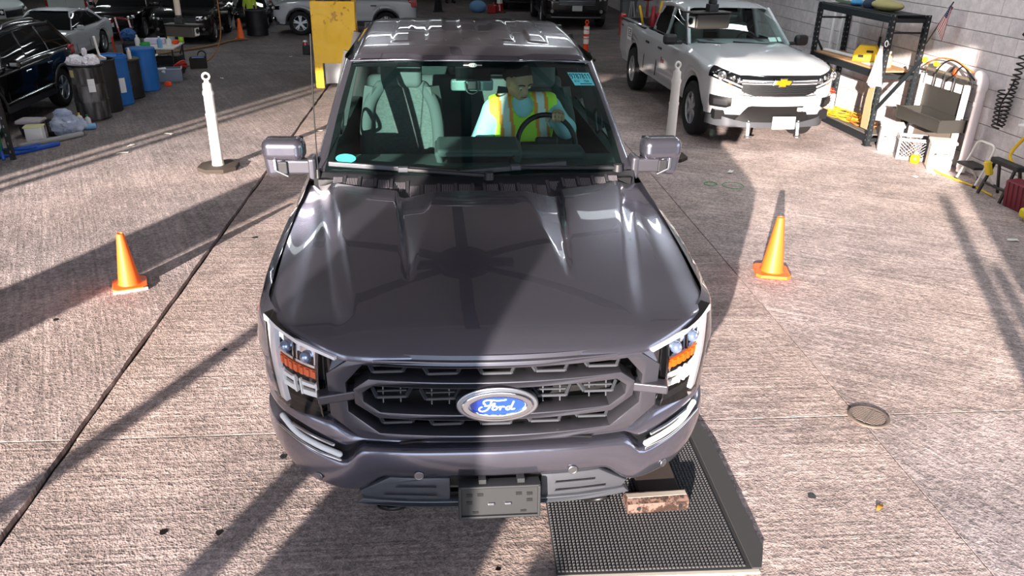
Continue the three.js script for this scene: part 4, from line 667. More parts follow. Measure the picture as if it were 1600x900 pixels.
{ // vehicles along the left and the back
  let t = car('black_suv', 'black suv with a red tail lamp nearest on the left, beside the drums', 'car', [-6.41, 0, -7.27], 0, 0.76);
  makeVehicle(t, withPaint({ ...suvShape(), L: 4.55, axles: [0.9, 3.72], tail: [1.02, 0.2, 0.22] }, M.blackPaint, { cladding: true, handleMat: M.chrome, beltMat: M.chrome, rails: M.steel, sideTrim: 0.5, wheel: { spokes: 5, double: true, fat: 0.14 } }));
  const sedan = { L: 4.75, W: 0.9, axles: [0.95, 3.75], r: 0.33, sill: 0.24, corner: 0.45, bulge: 0.18, top: [[0, 0.62], [0.25, 0.72], [0.8, 0.82], [1.4, 0.9], [3.6, 0.95], [4.3, 0.99], [4.75, 0.93]],
    green: { ws: [1.45, 0.93, 2.25, 1.36], rear: [3.35, 1.36, 4.15, 1.0], wb: 0.8, wt: 0.58, breaks: [[1.68, 2.3], [2.6, 2.68], [3.45, 3.35], [4.0, 3.55]] }, doors: [[1.6, 2.6], [2.6, 3.5]], tail: [0.86, 0.14, 0.3], front: { grille: [0.4, 0.5, 0.62], lamp: [0.45, 0.86, 0.6, 0.7] } };
  t = car('white_sedan', 'white four door saloon behind the black suv on the left', 'car', [-7.74, 0, -13.17], 0.0, 0.68);
  makeVehicle(t, withPaint(sedan, M.whitePaint, {}));
  const van = { L: 5.9, W: 1.0, axles: [1.0, 4.6], r: 0.36, sill: 0.32, corner: 0.4, bulge: 0.16, van: true, top: [[0, 0.95], [0.4, 1.08], [0.8, 1.14], [1.2, 1.18], [5.7, 1.2], [5.9, 1.2]],
    green: { ws: [0.95, 1.2, 1.75, 1.95], rear: [5.8, 2.02, 5.86, 1.2], wb: 0.94, wt: 0.82, breaks: [[1.1, 1.8], [2.3, 2.3], [4.0, 4.0], [5.84, 5.8]] }, solid: 1, doors: [[1.15, 2.3]], front: { grille: [0.5, 0.6, 0.82], lamp: [0.55, 0.92, 0.68, 0.88] } };
  t = car('cargo_van', 'white cargo van with roof rack parked far back at the left edge', 'van', [-10.2, 0, -18.6], PI / 2 - 0.1, 0.72);
  makeVehicle(t, withPaint(van, M.silverPaint));
  mesh('roof_rack', [...[-2, -3.2, -4.6].map((z) => bar([-0.75, 2.12, z], [0.75, 2.12, z], 0.05, 0.04)), ...[-0.6, 0.6].map((x) => bar([x, 2.16, -1.9], [x, 2.16, -4.8], 0.04, 0.04))], M.darkSteel, t);
  t = car('cargo_van', 'pale cargo van with two dark rear door windows behind the white saloon', 'van', [-9.25, 0, -23.3], PI - 0.1, 0.55);
  makeVehicle(t, withPaint(van, M.silverPaint));
  for (const s of [-1, 1]) { mesh('rear_door', box(0.86, 1.55, 0.03, [s * 0.44, 1.2, -5.91]), M.silverPaint, t); mesh('rear_window', box(0.6, 0.55, 0.01, [s * 0.42, 1.6, -5.935]), M.glassDark, t); }
  for (const s of [-1, 1]) mesh('tail_lamp', box(0.1, 0.5, 0.03, [s * 0.93, 1.0, -5.92]), M.red, t);
  t = car('black_suv', 'black suv with silver roof rails facing the camera beside the white saloon', 'car', [-7.6, 0, -17.4], 0.03, 0.68);
  makeVehicle(t, withPaint(suvShape(), M.blackPaint, { rails: M.steel, beltMat: M.chrome, sideTrim: 0.52 }));
  t = car('black_suv', 'black suv with bright headlamps and amber corner lamp behind the table', 'car', [-5.87, 0, -16.9], 0.05, 0.72);
  makeVehicle(t, withPaint({ ...suvShape(), wheel: { spokes: 5, fat: 0.2 } }, M.blackPaint, { handleMat: M.chrome })); 
  for (const s of [1, -1]) mesh('corner_lamp', rbox(0.06, 0.06, 0.1, 0.02, [s * 0.9, 0.8, -0.5]), M.amber, t);
  t = car('black_suv', 'dark suv with red tail lamp behind the black plastic drum', 'car', [-4.95, 0, -20.1], 0.1, 0.48);
  makeVehicle(t, withPaint({ ...suvShape(), tail: [1.05, 0.3, 0.2] }, M.blackPaint, {}));
  t = car('white_suv', 'white suv standing crosswise behind the yellow cabinet', 'car', [-4.2, 0, -19.6], -PI / 2 + 0.03, 0.8);
  makeVehicle(t, withPaint(suvShape(), M.whitePaint, { cladding: true, handleMat: M.black, beltMat: M.black }));
  t = car('white_suv', 'white suv with black door handle left of and behind the crosswise suv', 'car', [-5.9, 0, -23.3], -PI / 2 + 0.02, 0.85);
  makeVehicle(t, withPaint(suvShape(), M.whitePaint, { cladding: true, handleMat: M.black, beltMat: M.black }));
  t = car('black_suv', 'large black suv with its grille towards the camera behind the grey pickup', 'car', [4.1, 0, -20.7], -0.02, 0.97);
  const ex = suvShape(); ex.W = 1.0; ex.front = { grille: [0.55, 0.68, 0.9], bars: 5, lamp: [0.58, 0.94, 0.76, 0.9], fog: [0.62, 0.85, 0.46, 0.56], intake: [0.55, 0.36, 0.46], plate: 0.6, strip: 0.34, barMat: M.steel };
  makeVehicle(t, withPaint(ex, M.blackPaint, { rails: M.steel }));
  const word = canvasTexture(256, 64, (g, w, h) => { g.fillStyle = '#0a0b0c'; g.fillRect(0, 0, w, h); g.fillStyle = '#d5dade'; g.font = 'italic bold 46px sans-serif'; g.textAlign = 'center'; g.fillText('Ford', 128, 48); });
  mesh('badge', sheet(2, 1, (u, v) => [lerp(-0.12, 0.12, u), lerp(0.83, 0.89, v), 0.04 - 0.25 * lerp(0.23, 0.29, v)]), std('#ffffff', 0.4, 0, { map: word }), t);
  t = car('black_suv', 'dark suv parked left of the large black one, half hidden by the grey roof', 'car', [3.3, 0, -26.1], 0.0, 0.9);
  makeVehicle(t, withPaint(suvShape(), M.blackPaint));
}
// ---------------------------------------------------------------- cones, posts, mat and what lies on the floor
const coneOrange = phy(new THREE.Color().setRGB(0.95, 0.15, 0.02), 0.45);
function cone(label, pos, turn, h, mat = coneOrange, base = coneOrange, bands = []) {
  const t = thing('traffic_cone', label, 'cone', pos, turn), r1 = h * 0.27;
  mesh('cone_base', [extr([[-r1, -r1 * 0.75], [-r1 * 0.75, -r1], [r1 * 0.75, -r1], [r1, -r1 * 0.75], [r1, r1 * 0.75], [r1 * 0.75, r1], [-r1 * 0.75, r1], [-r1, r1 * 0.75]], h * 0.035, 0.006, [0, 0.006, 0], [-PI / 2, 0, 0])], base, t);
  mesh('cone_body', lathe([[h * 0.22, h * 0.04], [h * 0.19, h * 0.07], [h * 0.185, h * 0.08], [h * 0.06, h * 0.985], [h * 0.055, h], [h * 0.045, h * 0.998], [h * 0.042, h * 0.97], [h * 0.16, h * 0.1]]), mat, t);
  for (const [a, b] of bands) mesh('reflective_band', lathe([[lerp(0.185, 0.06, (a - 0.08) / 0.9) * h + 0.002, h * a], [lerp(0.185, 0.06, (b - 0.08) / 0.9) * h + 0.002, h * b]]), M.whitePlastic, t);
  return t;
}
{
  const c = cone('orange traffic cone with scuffed dark base edge left of the grey pickup', [-2.57, 0, -3.22], 0.35, 0.44);
  mesh('base_edge', [box(0.245, 0.018, 0.02, [0, 0.009, 0.118])], M.whitePlastic, c); mesh('base_back', [box(0.245, 0.02, 0.03, [0, 0.01, -0.11]), box(0.03, 0.02, 0.22, [0.112, 0.01, 0])], M.black, c);
  cone('orange traffic cone with a clean orange base right of the grey pickup', [2.64, 0, -3.17], -0.25, 0.5);
  cone('small orange cone far back beside the black plastic drum', [-4.78, 0, -18.0], 0.1, 0.5);
  cone('red and white banded cone standing far behind the roof of the grey pickup', [2.3, 0, -25.6], 0, 0.75, M.red, M.black, [[0.4, 0.62], [0.72, 0.86]]);
}
function post(label, pos, h, m, bands = [], turn = 0) {
  const t = thing('delineator_post', label, 'post', pos, turn), r = 0.055, H = h - 0.12;
  mesh('post_base', extr([[-0.1, -0.21], [0.1, -0.21], [0.21, -0.1], [0.21, 0.1], [0.1, 0.21], [-0.1, 0.21], [-0.21, 0.1], [-0.21, -0.1]], 0.03, 0.008, [0, 0.008, 0], [-PI / 2, 0, 0]), std('#3d352e', 0.85), t);
  mesh('post_tube', lathe([[r * 1.25, 0.04], [r * 1.12, 0.12], [r * 1.05, H * 0.62], [r * 1.14, H * 0.63], [r * 1.14, H * 0.65], [r, H * 0.66], [r * 0.98, H * 0.86], [r * 1.1, H * 0.87], [r * 1.1, H * 0.9], [r * 0.9, H * 0.92], [r * 0.85, H * 0.995], [r * 0.5, H]]), m, t);
  mesh('post_handle', [torus(0.036, 0.012, [0, h - 0.05, 0], [0, 0.3, 0], 10, 24), cyl(0.02, 0.045, 0.07, [0, H, 0])], m, t);
  for (const [a, b] of bands) mesh('reflective_band', cyl(r * 1.1, r * 1.1, (b - a) * h, [0, (a + b) / 2 * h, 0], null, 28, true), M.whitePlastic, t);
  return t;
}
post('white plastic lane post on a black rubber base left of the grey pickup', [-2.66, 0, -6.52], 1.1, M.whitePlastic);
post('white plastic lane post in front of the white pickup door', [2.8, 0, -6.8], 1.2, M.whitePlastic);
post('orange red lane post with two white bands right of the grey roof', [3.25, 0, -14.85], 0.86, M.orange, [[0.42, 0.6], [0.66, 0.84]]);
post('orange red lane post far back left of the grey roof', [-1.78, 0, -24.7], 1.0, M.orange, [[0.55, 0.75]]);
{ const t = thing('rubber_stand', 'small black tapered rubber stand on the floor behind the grey roof', 'stand', [0.2, 0, -25.7]); mesh('stand_body', put(new THREE.CylinderGeometry(0.14, 0.2, 0.4, 4), [0, 0.22, 0], [0, PI / 4, 0]), M.rubber, t); mesh('stand_foot', rbox(0.36, 0.04, 0.36, 0.01, [0, 0.02, 0]), M.black, t); }
{ // nubbed rubber mat by the right front wheel
  const t = thing('rubber_mat', 'black nubbed rubber mat under the right front corner of the grey pickup', 'mat', [0.8, 0, -0.55], AXIS - 0.02);
  mesh('mat_sheet', extr([[-0.47, -0.62], [0.44, -0.62], [0.49, -0.5], [0.5, 0.3], [0.46, 0.7], [-0.47, 0.7]], 0.008, 0.002, [0, 0.003, 0], [-PI / 2, 0, 0]), std('#2b2b2d', 0.8), t);
  const n = []; for (let i = 0; i < 48; i++) for (let j = 0; j < 68; j++) { const x = -0.46 + i * 0.0178, z = 0.6 - j * 0.0185; const g = new THREE.BufferGeometry(), a = 0.0062, y0 = 0.013, y1 = 0.0185, c = 0.7; const p = [[-a, y0, -a], [a, y0, -a], [a, y0, a], [-a, y0, a], [-a * c, y1, -a * c], [a * c, y1, -a * c], [a * c, y1, a * c], [-a * c, y1, a * c]]; const q = [[4, 7, 6], [4, 6, 5], [3, 2, 6], [3, 6, 7], [1, 0, 4], [1, 4, 5], [2, 1, 5], [2, 5, 6], [0, 3, 7], [0, 7, 4]]; n.push(...q.flat().flatMap((k) => [p[k][0] + x, p[k][1], p[k][2] + z])); }
  const g = new THREE.BufferGeometry(); g.setAttribute('position', new THREE.Float32BufferAttribute(n, 3)); g.computeVertexNormals();
  tag(mesh('mat_nubs', g, std('#4a4a4c', 0.7), t), null, null, null, 'stuff');
  mesh('mat_front_edge', bar([-0.47, 0.006, 0.632], [0.44, 0.006, 0.632], 0.018, 0.012), std('#b9b3a6', 0.8), t);
  mesh('mat_side_edge', extr([[0.41, -0.62], [0.45, -0.62], [0.5, -0.5], [0.51, 0.3], [0.47, 0.7], [0.41, 0.7]], 0.012, 0.002, [0, 0.006, 0], [-PI / 2, 0, 0]), std('#3a3a3b', 0.75), t);
}
const rustTex = texture(256, (u, v) => { const a = fbm(u * 6, v * 6, 6, 5), b = fbm(u * 40, v * 40, 40, 3); const k = smooth(0.42, 0.62, a * 0.7 + b * 0.3); return [lerp(0.5, 0.2, k), lerp(0.4, 0.14, k), lerp(0.36, 0.11, k)]; }, true, 3, 3);
M.rust = std('#ffffff', 0.75, 0.2, { map: rustTex, bumpMap: rustTex, bumpScale: 0.003 });
{ const t = thing('wheel_stop', 'rusty steel wheel stop with a worn bright edge on the rubber mat', 'wheel stop', [0.86, 0.016, -0.36], 0.02);
  mesh('stop_bar', [extr([[-0.045, 0], [0.045, 0], [0.045, 0.035], [0.02, 0.062], [-0.015, 0.062], [-0.045, 0.05]], 0.3, 0.004, [-0.15, 0.004, 0], [0, PI / 2, 0])], M.rust, t);
  mesh('worn_edge', rbox(0.3, 0.006, 0.035, 0.003, [0, 0.068, 0.0]), std('#cdbfb2', 0.45, 0.4), t);
  mesh('ramp_plate', extr([[0.05, 0], [0.3, 0], [0.3, 0.06], [0.06, 0.02]], 0.2, 0.004, [-0.06, 0.004, 0], [0, PI / 2, 0]), std('#2a211d', 0.8), t);
  for (const x of [-0.1, 0.11]) mesh('bolt_head', cyl(0.012, 0.012, 0.01, [x, 0.03, 0.048], [PI / 2, 0, 0], 6), M.steel, t); }
{ const t = thing('drain_grate', 'round rusty cast iron drain grate set in the concrete floor', 'drain', [2.35, 0.002, -1.04], 0.75);
  mesh('grate_rim', lathe([[0.118, 0], [0.118, 0.008], [0.108, 0.01], [0.092, 0.008], [0.09, 0]], null, null, 40), std('#7a6c64', 0.7, 0.4), t);
  mesh('grate_pit', cyl(0.1, 0.1, 0.002, [0, 0.001, 0], null, 32), M.black, t);
  for (let i = 0; i < 9; i++) { const x = -0.072 + i * 0.018, l = Math.sqrt(0.092 ** 2 - x * x); for (const s of [-1, 1]) mesh('slat', box(0.0095, 0.006, l - 0.01, [x, 0.006, s * (l + 0.008) / 2]), std('#8d8078', 0.65, 0.4), t); }
  mesh('cross_bar', box(0.17, 0.007, 0.014, [0, 0.006, 0]), std('#8d8078', 0.65, 0.4), t); }
{ // litter
  const paper = std('#e9e6e0', 0.8);
  const where = [[-1.72, -8.34, 'beside the wide floor joint behind the left mirror'], [-3.99, -7.59, 'on the sunlit floor below the blue drums'], [-3.7, -8.2, 'left of the left lane post'], [-3.15, -15.19, 'on the dark floor left of the yellow cabinet'], [-3.98, -12.49, 'on the dark floor above the left lane post'], [-3.97, -7.22, 'on the left floor near the shadow stripes'], [5.55, -5.86, 'on the floor by the right hand bucket'], [5.28, -3.78, 'at the right edge on the shaded floor'], [3.38, -6.15, 'near the green paint marks']];
  where.forEach(([x, z, l], i) => { const m = single('paper_scrap', slab(4, 3, (u, v) => [(u - 0.5) * (0.07 + 0.03 * (i % 3)), 0.006 + 0.012 * noise(u * 3 + i, v * 3, 64), -(v - 0.5) * 0.05], 0.001), paper, 'white scrap of paper lying ' + l, 'litter', [x, 0, z], i * 1.3); });
  single('dry_leaf', slab(6, 3, (u, v) => [(u - 0.5) * 0.07, 0.006 + 0.006 * Math.sin(u * 4), -(v - 0.5) * 0.025 * Math.sin(PI * (0.1 + 0.8 * u))], 0.001), std('#c58b32', 0.8), 'small yellow leaf on the concrete below the drain grate', 'leaf', [1.99, 0, -0.27], 0.7);
}
// yellow cabinet on legs
{ const dent = texture(512, (u, v) => { const a = fbm(u * 10, v * 10, 10, 5), k = smooth(0.63, 0.72, a) * smooth(0.35, 0.9, v); return [lerp(0.98, 0.72, k), lerp(0.78, 0.5, k), lerp(0.08, 0.14, k)]; }, true);
  M.yellowPaint = phy('#ffffff', 0.4, 0, { map: dent, clearcoat: 0.4 });
  const t = thing('yellow_cabinet', 'tall scratched yellow steel cabinet on legs behind the left door of the grey pickup', 'cabinet', [-1.8, 0, -11.85], 0.02);
  mesh('front_panel', rbox(0.74, 1.02, 0.025, 0.006, [0, 0.93, 0.24]), M.yellowPaint, t);
  mesh('side_panel', rbox(0.025, 1.02, 0.46, 0.006, [0.36, 0.93, 0]), M.yellowPaint, t); mesh('side_panel', rbox(0.025, 1.02, 0.46, 0.006, [-0.36, 0.93, 0]), M.yellowPaint, t); mesh('back_panel', box(0.72, 1.0, 0.02, [0, 0.93, -0.23]), M.yellowPaint, t);
  mesh('leg', box(0.14, 0.44, 0.03, [-0.3, 0.22, 0.235]), M.yellowPaint, t); for (const [x, z] of [[0.34, 0.23], [-0.34, -0.22], [0.34, -0.22]]) mesh('leg', box(0.05, 0.44, 0.04, [x, 0.22, z]), M.yellowPaint, t);
  mesh('top_tray', [box(0.7, 0.02, 0.44, [0, 1.36, 0]), ...[0, 1, 2, 3, 4, 5].map((k) => rbox(0.09, 0.06 + 0.02 * (k % 3), 0.12, 0.02, [-0.26 + k * 0.1, 1.41, 0.05 * (k % 2) - 0.02], [0, k, 0.3]))], M.rust, t);
  mesh('drip_sheet', slab(6, 6, (u, v) => [lerp(-0.2, 0.24, u), lerp(0.06, 0.44, v), 0.2 - 0.06 * Math.sin(u * 5) * (1 - v)], 0.004), M.alloy, t);
  mesh('warning_label', [box(0.004, 0.26, 0.16, [0.375, 0.85, 0.06])], std('#b3312a', 0.6), t); mesh('side_label', [box(0.004, 0.18, 0.18, [0.375, 1.15, 0.04])], std('#cbc5b4', 0.6), t); }
{ const t = thing('fuel_can', 'small black can with a red and white cap left of the yellow cabinet', 'can', [-2.86, 0, -15.6]); mesh('can_body', rbox(0.16, 0.2, 0.2, 0.02, [0, 0.1, 0]), M.black, t); mesh('can_cap', [cyl(0.05, 0.06, 0.07, [-0.02, 0.23, 0.02])], M.red, t); mesh('cap_top', ball(0.05, [-0.02, 0.275, 0.02], [1, 0.6, 1]), M.white, t); }

// ---------------------------------------------------------------- drums and clutter on the left
const drumBlack = std('#1c1c1f', 0.45, 0.1), drumBlue = std('#1769b8', 0.45);
const grime = texture(256, (u, v) => { const a = fbm(u * 10, v * 5, 10, 5), b = fbm(u * 30, v * 8, 30, 4), k = smooth(0.35, 0.75, a * 0.6 + b * 0.4); const c = lerp(0.14, 0.52, k) * (v > 0.8 || v < 0.12 ? 0.6 : 1); return [c, c * 0.98, c * 0.97]; }, true);
function drum(label, z, h, m, x = -5.03) {
  const t = thing('drum', label, 'drum', [x, 0, z], rnd(6)), r = 0.222;
  mesh('drum_body', lathe([[0.02, 0.015], [r * 0.96, 0.015], [r, 0.0], [r * 1.01, 0.02], [r * 0.985, 0.05], [r * 0.985, h * 0.32], [r * 1.02, h * 0.345], [r * 0.985, h * 0.37], [r * 0.985, h * 0.63], [r * 1.02, h * 0.655], [r * 0.985, h * 0.68], [r * 0.985, h * 0.95], [r * 1.03, h * 0.97], [r * 1.03, h * 0.99], [r * 0.99, h], [r * 0.95, h * 0.97], [r * 0.94, h * 0.2], [0.01, h * 0.18]], null, null, 40), m, t);
  return t;
}
{
  let t = drum('black steel drum with scuffed silvery paint heaped with white rubbish bags', -9.25, 0.76, std('#ffffff', 0.5, 0.35, { map: grime }));
  t.rotation.y = 0;
  mesh('paper_label', [sheet(4, 2, (u, v) => { const a = lerp(0.35, 0.75, u); return [Math.sin(a) * 0.226, lerp(0.4, 0.58, v), Math.cos(a) * 0.226]; })], M.white, t);
  mesh('yellow_label', [sheet(4, 2, (u, v) => { const a = lerp(-0.75, -0.4, u); return [Math.sin(a) * 0.226, lerp(0.6, 0.7, v), Math.cos(a) * 0.226]; })], std('#d8cf8a', 0.7), t);
  mesh('drum_hoop', [torus(0.23, 0.014, [0, 0.755, 0], [PI / 2, 0, 0], 8, 40)], M.black, t);
  const lump = (s, r, f) => { const g = new THREE.IcosahedronGeometry(r, 7), p = g.attributes.position; for (let i = 0; i < p.count; i++) { const k = 1 + 0.35 * (noise(p.getX(i) * f + s * 9 + 50, p.getY(i) * f + p.getZ(i) * f * 1.3 + 50, 512) - 0.5) + 0.22 * (noise(p.getX(i) * f * 3.1 + s * 5 + 90, p.getY(i) * f * 2.3 - p.getZ(i) * f * 2.9 + 190, 512) - 0.5); p.setXYZ(i, p.getX(i) * k, p.getY(i) * k * 0.8, p.getZ(i) * k); } g.computeVertexNormals(); return g; };
  const bag = std('#e8e4ea', 0.5);
  single('rubbish_bag', lump(1, 0.12, 20), bag, 'round white rubbish bag at the left in the scuffed drum', 'bag', [-5.12, 0.79, -9.2]);
  { const b = single('rubbish_bag', [lump(3, 0.12, 16), put(lump(5, 0.035, 30), [-0.05, 0.13, 0], null, [1, 2, 1])], bag, 'white rubbish bag with a knotted top at the right in the scuffed drum', 'bag', [-4.93, 0.8, -9.2]); }
  t = drum('plain black drum between the scuffed drum and the first blue drum', -9.74, 0.76, drumBlack);
  single('plastic_scoop', [tube([[0, 0.25, 0], [0.02, 0.05, 0], [0.05, -0.05, 0.02]], 0.018), rbox(0.1, 0.14, 0.03, 0.02, [0.06, -0.08, 0.02], [0, 0, -0.4])], M.whitePlastic, 'white plastic scoop sticking out of the plain black drum', 'scoop', [-5.0, 0.82, -9.68]);
  single('rag', lump(8, 0.1, 20), std('#a58b70', 0.9), 'brownish crumpled rag on top of the plain black drum', 'rag', [-5.08, 0.74, -9.72]);
  t = drum('narrow blue plastic drum with a white label, nearer of the two blue ones', -10.24, 0.72, drumBlue);
  mesh('paper_label', sheet(4, 2, (u, v) => { const a = lerp(0.6, 1.0, u) - t.rotation.y; return [Math.sin(a) * 0.226, lerp(0.2, 0.42, v), Math.cos(a) * 0.226]; }), M.white, t);
  mesh('drum_lid', [cyl(0.225, 0.225, 0.02, [0, 0.72, 0], null, 36), torus(0.19, 0.012, [0, 0.735, 0], [PI / 2, 0, 0], 6, 30), cyl(0.03, 0.03, 0.05, [0.12, 0.74, 0.05])], drumBlue, t);
  t = drum('low dark ribbed drum between the two blue drums', -10.76, 0.6, drumBlack); mesh('drum_lid', [cyl(0.22, 0.22, 0.02, [0, 0.605, 0], null, 36), rbox(0.14, 0.04, 0.1, 0.015, [0.02, 0.63, 0])], std('#4a4c3e', 0.7), t);
  t = drum('wide blue plastic drum in front of the cleaning table, farther of the two blue ones', -11.42, 0.68, drumBlue, -4.98); mesh('drum_lid', cyl(0.225, 0.225, 0.015, [0, 0.682, 0], null, 36), drumBlue, t);
  single('spray_can', [cyl(0.03, 0.03, 0.13, [0, 0.065, 0]), cyl(0.015, 0.02, 0.04, [0, 0.15, 0])], std('#e7d9cf', 0.4), 'small pale spray can standing on the low dark drum', 'can', [-4.9, 0.62, -10.66]);
  // rack, pipes and boxes at the left edge
  t = thing('storage_rack', 'black slotted steel rack post leaning at the left edge', 'rack', [-5.13, 0, -6.98], 0);
  for (const [x, z] of [[0, 0], [-0.5, 0.02]]) { mesh('post', bar([x, 0, z], [x - 0.02, 1.5, z], 0.05, 0.04), M.black, t); mesh('post_slots', Array.from({ length: 14 }, (_, k) => box(0.012, 0.03, 0.003, [x - 0.02 * (0.1 + k * 0.1) / 1.5, 0.1 + k * 0.1, z + 0.024])), M.steel, t); }
  mesh('shelf_beam', [bar([0, 0.1, 0], [-0.5, 0.1, 0], 0.05, 0.06)], M.black, t);
  t = thing('green_bin', 'green plastic bin on the low rack beam at the left edge', 'bin', [-5.4, 0.12, -6.86], 0.05);
  mesh('bin_body', [box(0.36, 0.22, 0.012, [0, 0.11, 0.13]), box(0.36, 0.22, 0.012, [0, 0.11, -0.13]), box(0.012, 0.22, 0.26, [0.18, 0.11, 0]), box(0.012, 0.22, 0.26, [-0.18, 0.11, 0]), box(0.36, 0.012, 0.26, [0, 0.006, 0])], std('#0b7a3c', 0.5), t); mesh('bin_rim', [bar([-0.19, 0.22, 0.14], [0.19, 0.22, 0.14], 0.03, 0.02), bar([0.19, 0.22, 0.14], [0.19, 0.22, -0.14], 0.03, 0.02)], std('#0b7a3c', 0.5), t);
  single('box', rbox(0.14, 0.1, 0.1, 0.01, [0, 0.05, 0]), std('#e3e2c0', 0.7), 'cream box inside the green bin at the left edge', 'box', [-5.4, 0.24, -6.86]);
  const pipe = (label, a, b, r, m) => single('pipe', [bar(a, b, 0.001, 0.001), tube([a, [(a[0] + b[0]) / 2, (a[1] + b[1]) / 2 - 0.004, (a[2] + b[2]) / 2], b], r, 16, false, 14)], m, label, 'pipe');
  const blueP = std('#0f4fb0', 0.45), greyP = std('#9d9c9b', 0.6);
  pipe('long blue pipe lying nearest the lane on the left floor', [-5.5, 0.03, -6.75], [-4.88, 0.03, -7.62], 0.03, blueP);
  pipe('short blue pipe lying behind the long blue one', [-5.5, 0.03, -7.0], [-5.08, 0.03, -7.55], 0.028, blueP);
  pipe('blue pipe lying crosswise on the other blue pipes', [-5.45, 0.08, -7.1], [-5.0, 0.07, -7.3], 0.022, blueP);
  pipe('grey pipe with a dusty sleeve lying beside the plastic bag', [-5.25, 0.04, -7.45], [-4.78, 0.04, -8.1], 0.035, greyP);
  pipe('thin pale pipe standing upright against the rack at the left edge', [-5.3, 0.02, -6.95], [-5.42, 0.8, -7.0], 0.02, std('#8fa9e6', 0.5));
  pipe('blue pipe standing upright against the rack at the left edge', [-5.22, 0.02, -6.95], [-5.3, 0.7, -7.05], 0.02, blueP);
  t = thing('white_box', 'white plastic tub with a yellowish rim between the rack post and the clear bag', 'tub', [-5.22, 0, -7.82], 0.2); mesh('tub_body', [rbox(0.2, 0.2, 0.16, 0.012, [0, 0.1, 0])], M.white, t); mesh('tub_rim', [rbox(0.22, 0.02, 0.18, 0.006, [0, 0.205, 0])], std('#e8e6b0', 0.5), t);
  t = thing('basket', 'low dark basket with a pale rounded lid behind the white tub', 'basket', [-5.42, 0, -8.2]); mesh('basket_body', cyl(0.16, 0.13, 0.16, [0, 0.08, 0]), M.darkPlastic, t); mesh('basket_lid', rbox(0.3, 0.05, 0.26, 0.02, [0, 0.19, 0]), std('#b9b1b4', 0.6), t);
  t = thing('speaker_box', 'small black boxy case with a mesh front behind the white tub', 'case', [-5.12, 0, -8.2]); mesh('case_body', rbox(0.18, 0.22, 0.16, 0.012, [0, 0.11, 0]), M.black, t); mesh('case_front', box(0.13, 0.12, 0.006, [0, 0.12, 0.082]), std('#5c5a58', 0.8), t);
  single('plastic_bag', [put(lump(11, 0.21, 9), [0, 0.13, 0], null, [1, 0.85, 1]), put(lump(12, 0.07, 22), [-0.03, 0.29, 0], null, [1.6, 1, 1])], phy('#c4cfe6', 0.3, 0, { transmission: 0.35, thickness: 0 }), 'crumpled clear plastic bag on the floor before the scuffed drum', 'bag', [-4.98, 0, -8.22]);
  const bottle = (label, pos, h, r, body, cap, turn = 0, lie = 0) => { const b = thing('bottle', label, 'bottle', pos, turn); const g = [lathe([[0.001, 0], [r, 0.004], [r, h * 0.62], [r * 0.75, h * 0.75], [r * 0.32, h * 0.82], [r * 0.32, h * 0.88], [0.001, h * 0.88]], null, null, 18)]; mesh('bottle_body', lie ? put(g[0], [0, r, 0], [0, 0, PI / 2]) : g, body, b); const c = cyl(r * 0.38, r * 0.38, h * 0.13, [0, h * 0.935, 0], null, 14); mesh('bottle_cap', lie ? put(c, [0, r, 0], [0, 0, PI / 2]) : c, cap, b); return b; };
  const greenB = std('#25a33c', 0.4), whiteB = std('#ecebe6', 0.45), blueB = std('#7fb4e0', 0.35);
  bottle('small white bottle with a green cap beside the clear bag', [-4.88, 0, -8.62], 0.18, 0.04, whiteB, greenB); bottle('small clear bottle lying before the scuffed drum', [-4.76, 0, -8.55], 0.2, 0.04, blueB, whiteB, 0.6, 1); bottle('small white bottle with a yellow cap beside the scuffed drum', [-5.05, 0, -8.78], 0.17, 0.04, whiteB, std('#e6c73a', 0.5));
  // cleaning table
  t = thing('folding_table', 'small pale folding table crowded with cleaning bottles behind the wide blue drum', 'table', [-5.2, 0, -13.1], 0.05);
  mesh('table_top', rbox(0.72, 0.03, 0.9, 0.01, [0, 0.5, 0]), M.whitePlastic, t); for (const [x, z] of [[-0.32, 0.4], [0.32, 0.4], [-0.32, -0.4], [0.32, -0.4]]) mesh('leg', cyl(0.014, 0.014, 0.5, [x, 0.25, z]), M.darkSteel, t); mesh('leg_brace', [bar([-0.32, 0.2, 0.4], [0.32, 0.2, 0.4], 0.02, 0.02), bar([0.32, 0.05, 0.4], [0.32, 0.45, -0.4], 0.02, 0.02)], M.darkSteel, t);
  const Y = 0.515;
  bottle('green bottle lying on its side at the front of the cleaning table', [-5.25, Y, -12.78], 0.2, 0.05, greenB, std('#2a59b8', 0.4), 0.3, 1); bottle('pale blue spray bottle at the front edge of the cleaning table', [-5.06, Y, -12.72], 0.2, 0.045, blueB, whiteB); bottle('tall white bottle at the front left of the cleaning table', [-5.45, Y, -12.74], 0.22, 0.045, whiteB, whiteB); bottle('white bottle with a yellow cap in the middle of the cleaning table', [-4.98, Y, -13.0], 0.16, 0.045, whiteB, std('#e9d43a', 0.4)); bottle('orange bottle at the right end of the cleaning table', [-4.9, Y, -13.25], 0.15, 0.04, M.orange, M.orange, 1.2, 1); bottle('grey green jug at the back of the cleaning table', [-5.05, Y, -13.4], 0.26, 0.07, std('#8ea59a', 0.4), whiteB); bottle('lime bottle at the far right of the cleaning table', [-4.9, Y, -13.5], 0.14, 0.05, std('#a6d836', 0.4), whiteB);
  single('cloth_box', rbox(0.36, 0.1, 0.2, 0.02, [0, 0.05, 0]), std('#d9d2ea', 0.6), 'pale lilac box on the back of the cleaning table', 'box', [-5.3, Y, -13.25], 0.1);
  single('tool_crate', rbox(0.42, 0.34, 0.34, 0.02, [0, 0.17, 0]), M.black, 'black crate under the right end of the cleaning table', 'crate', [-5.02, 0, -13.0]);
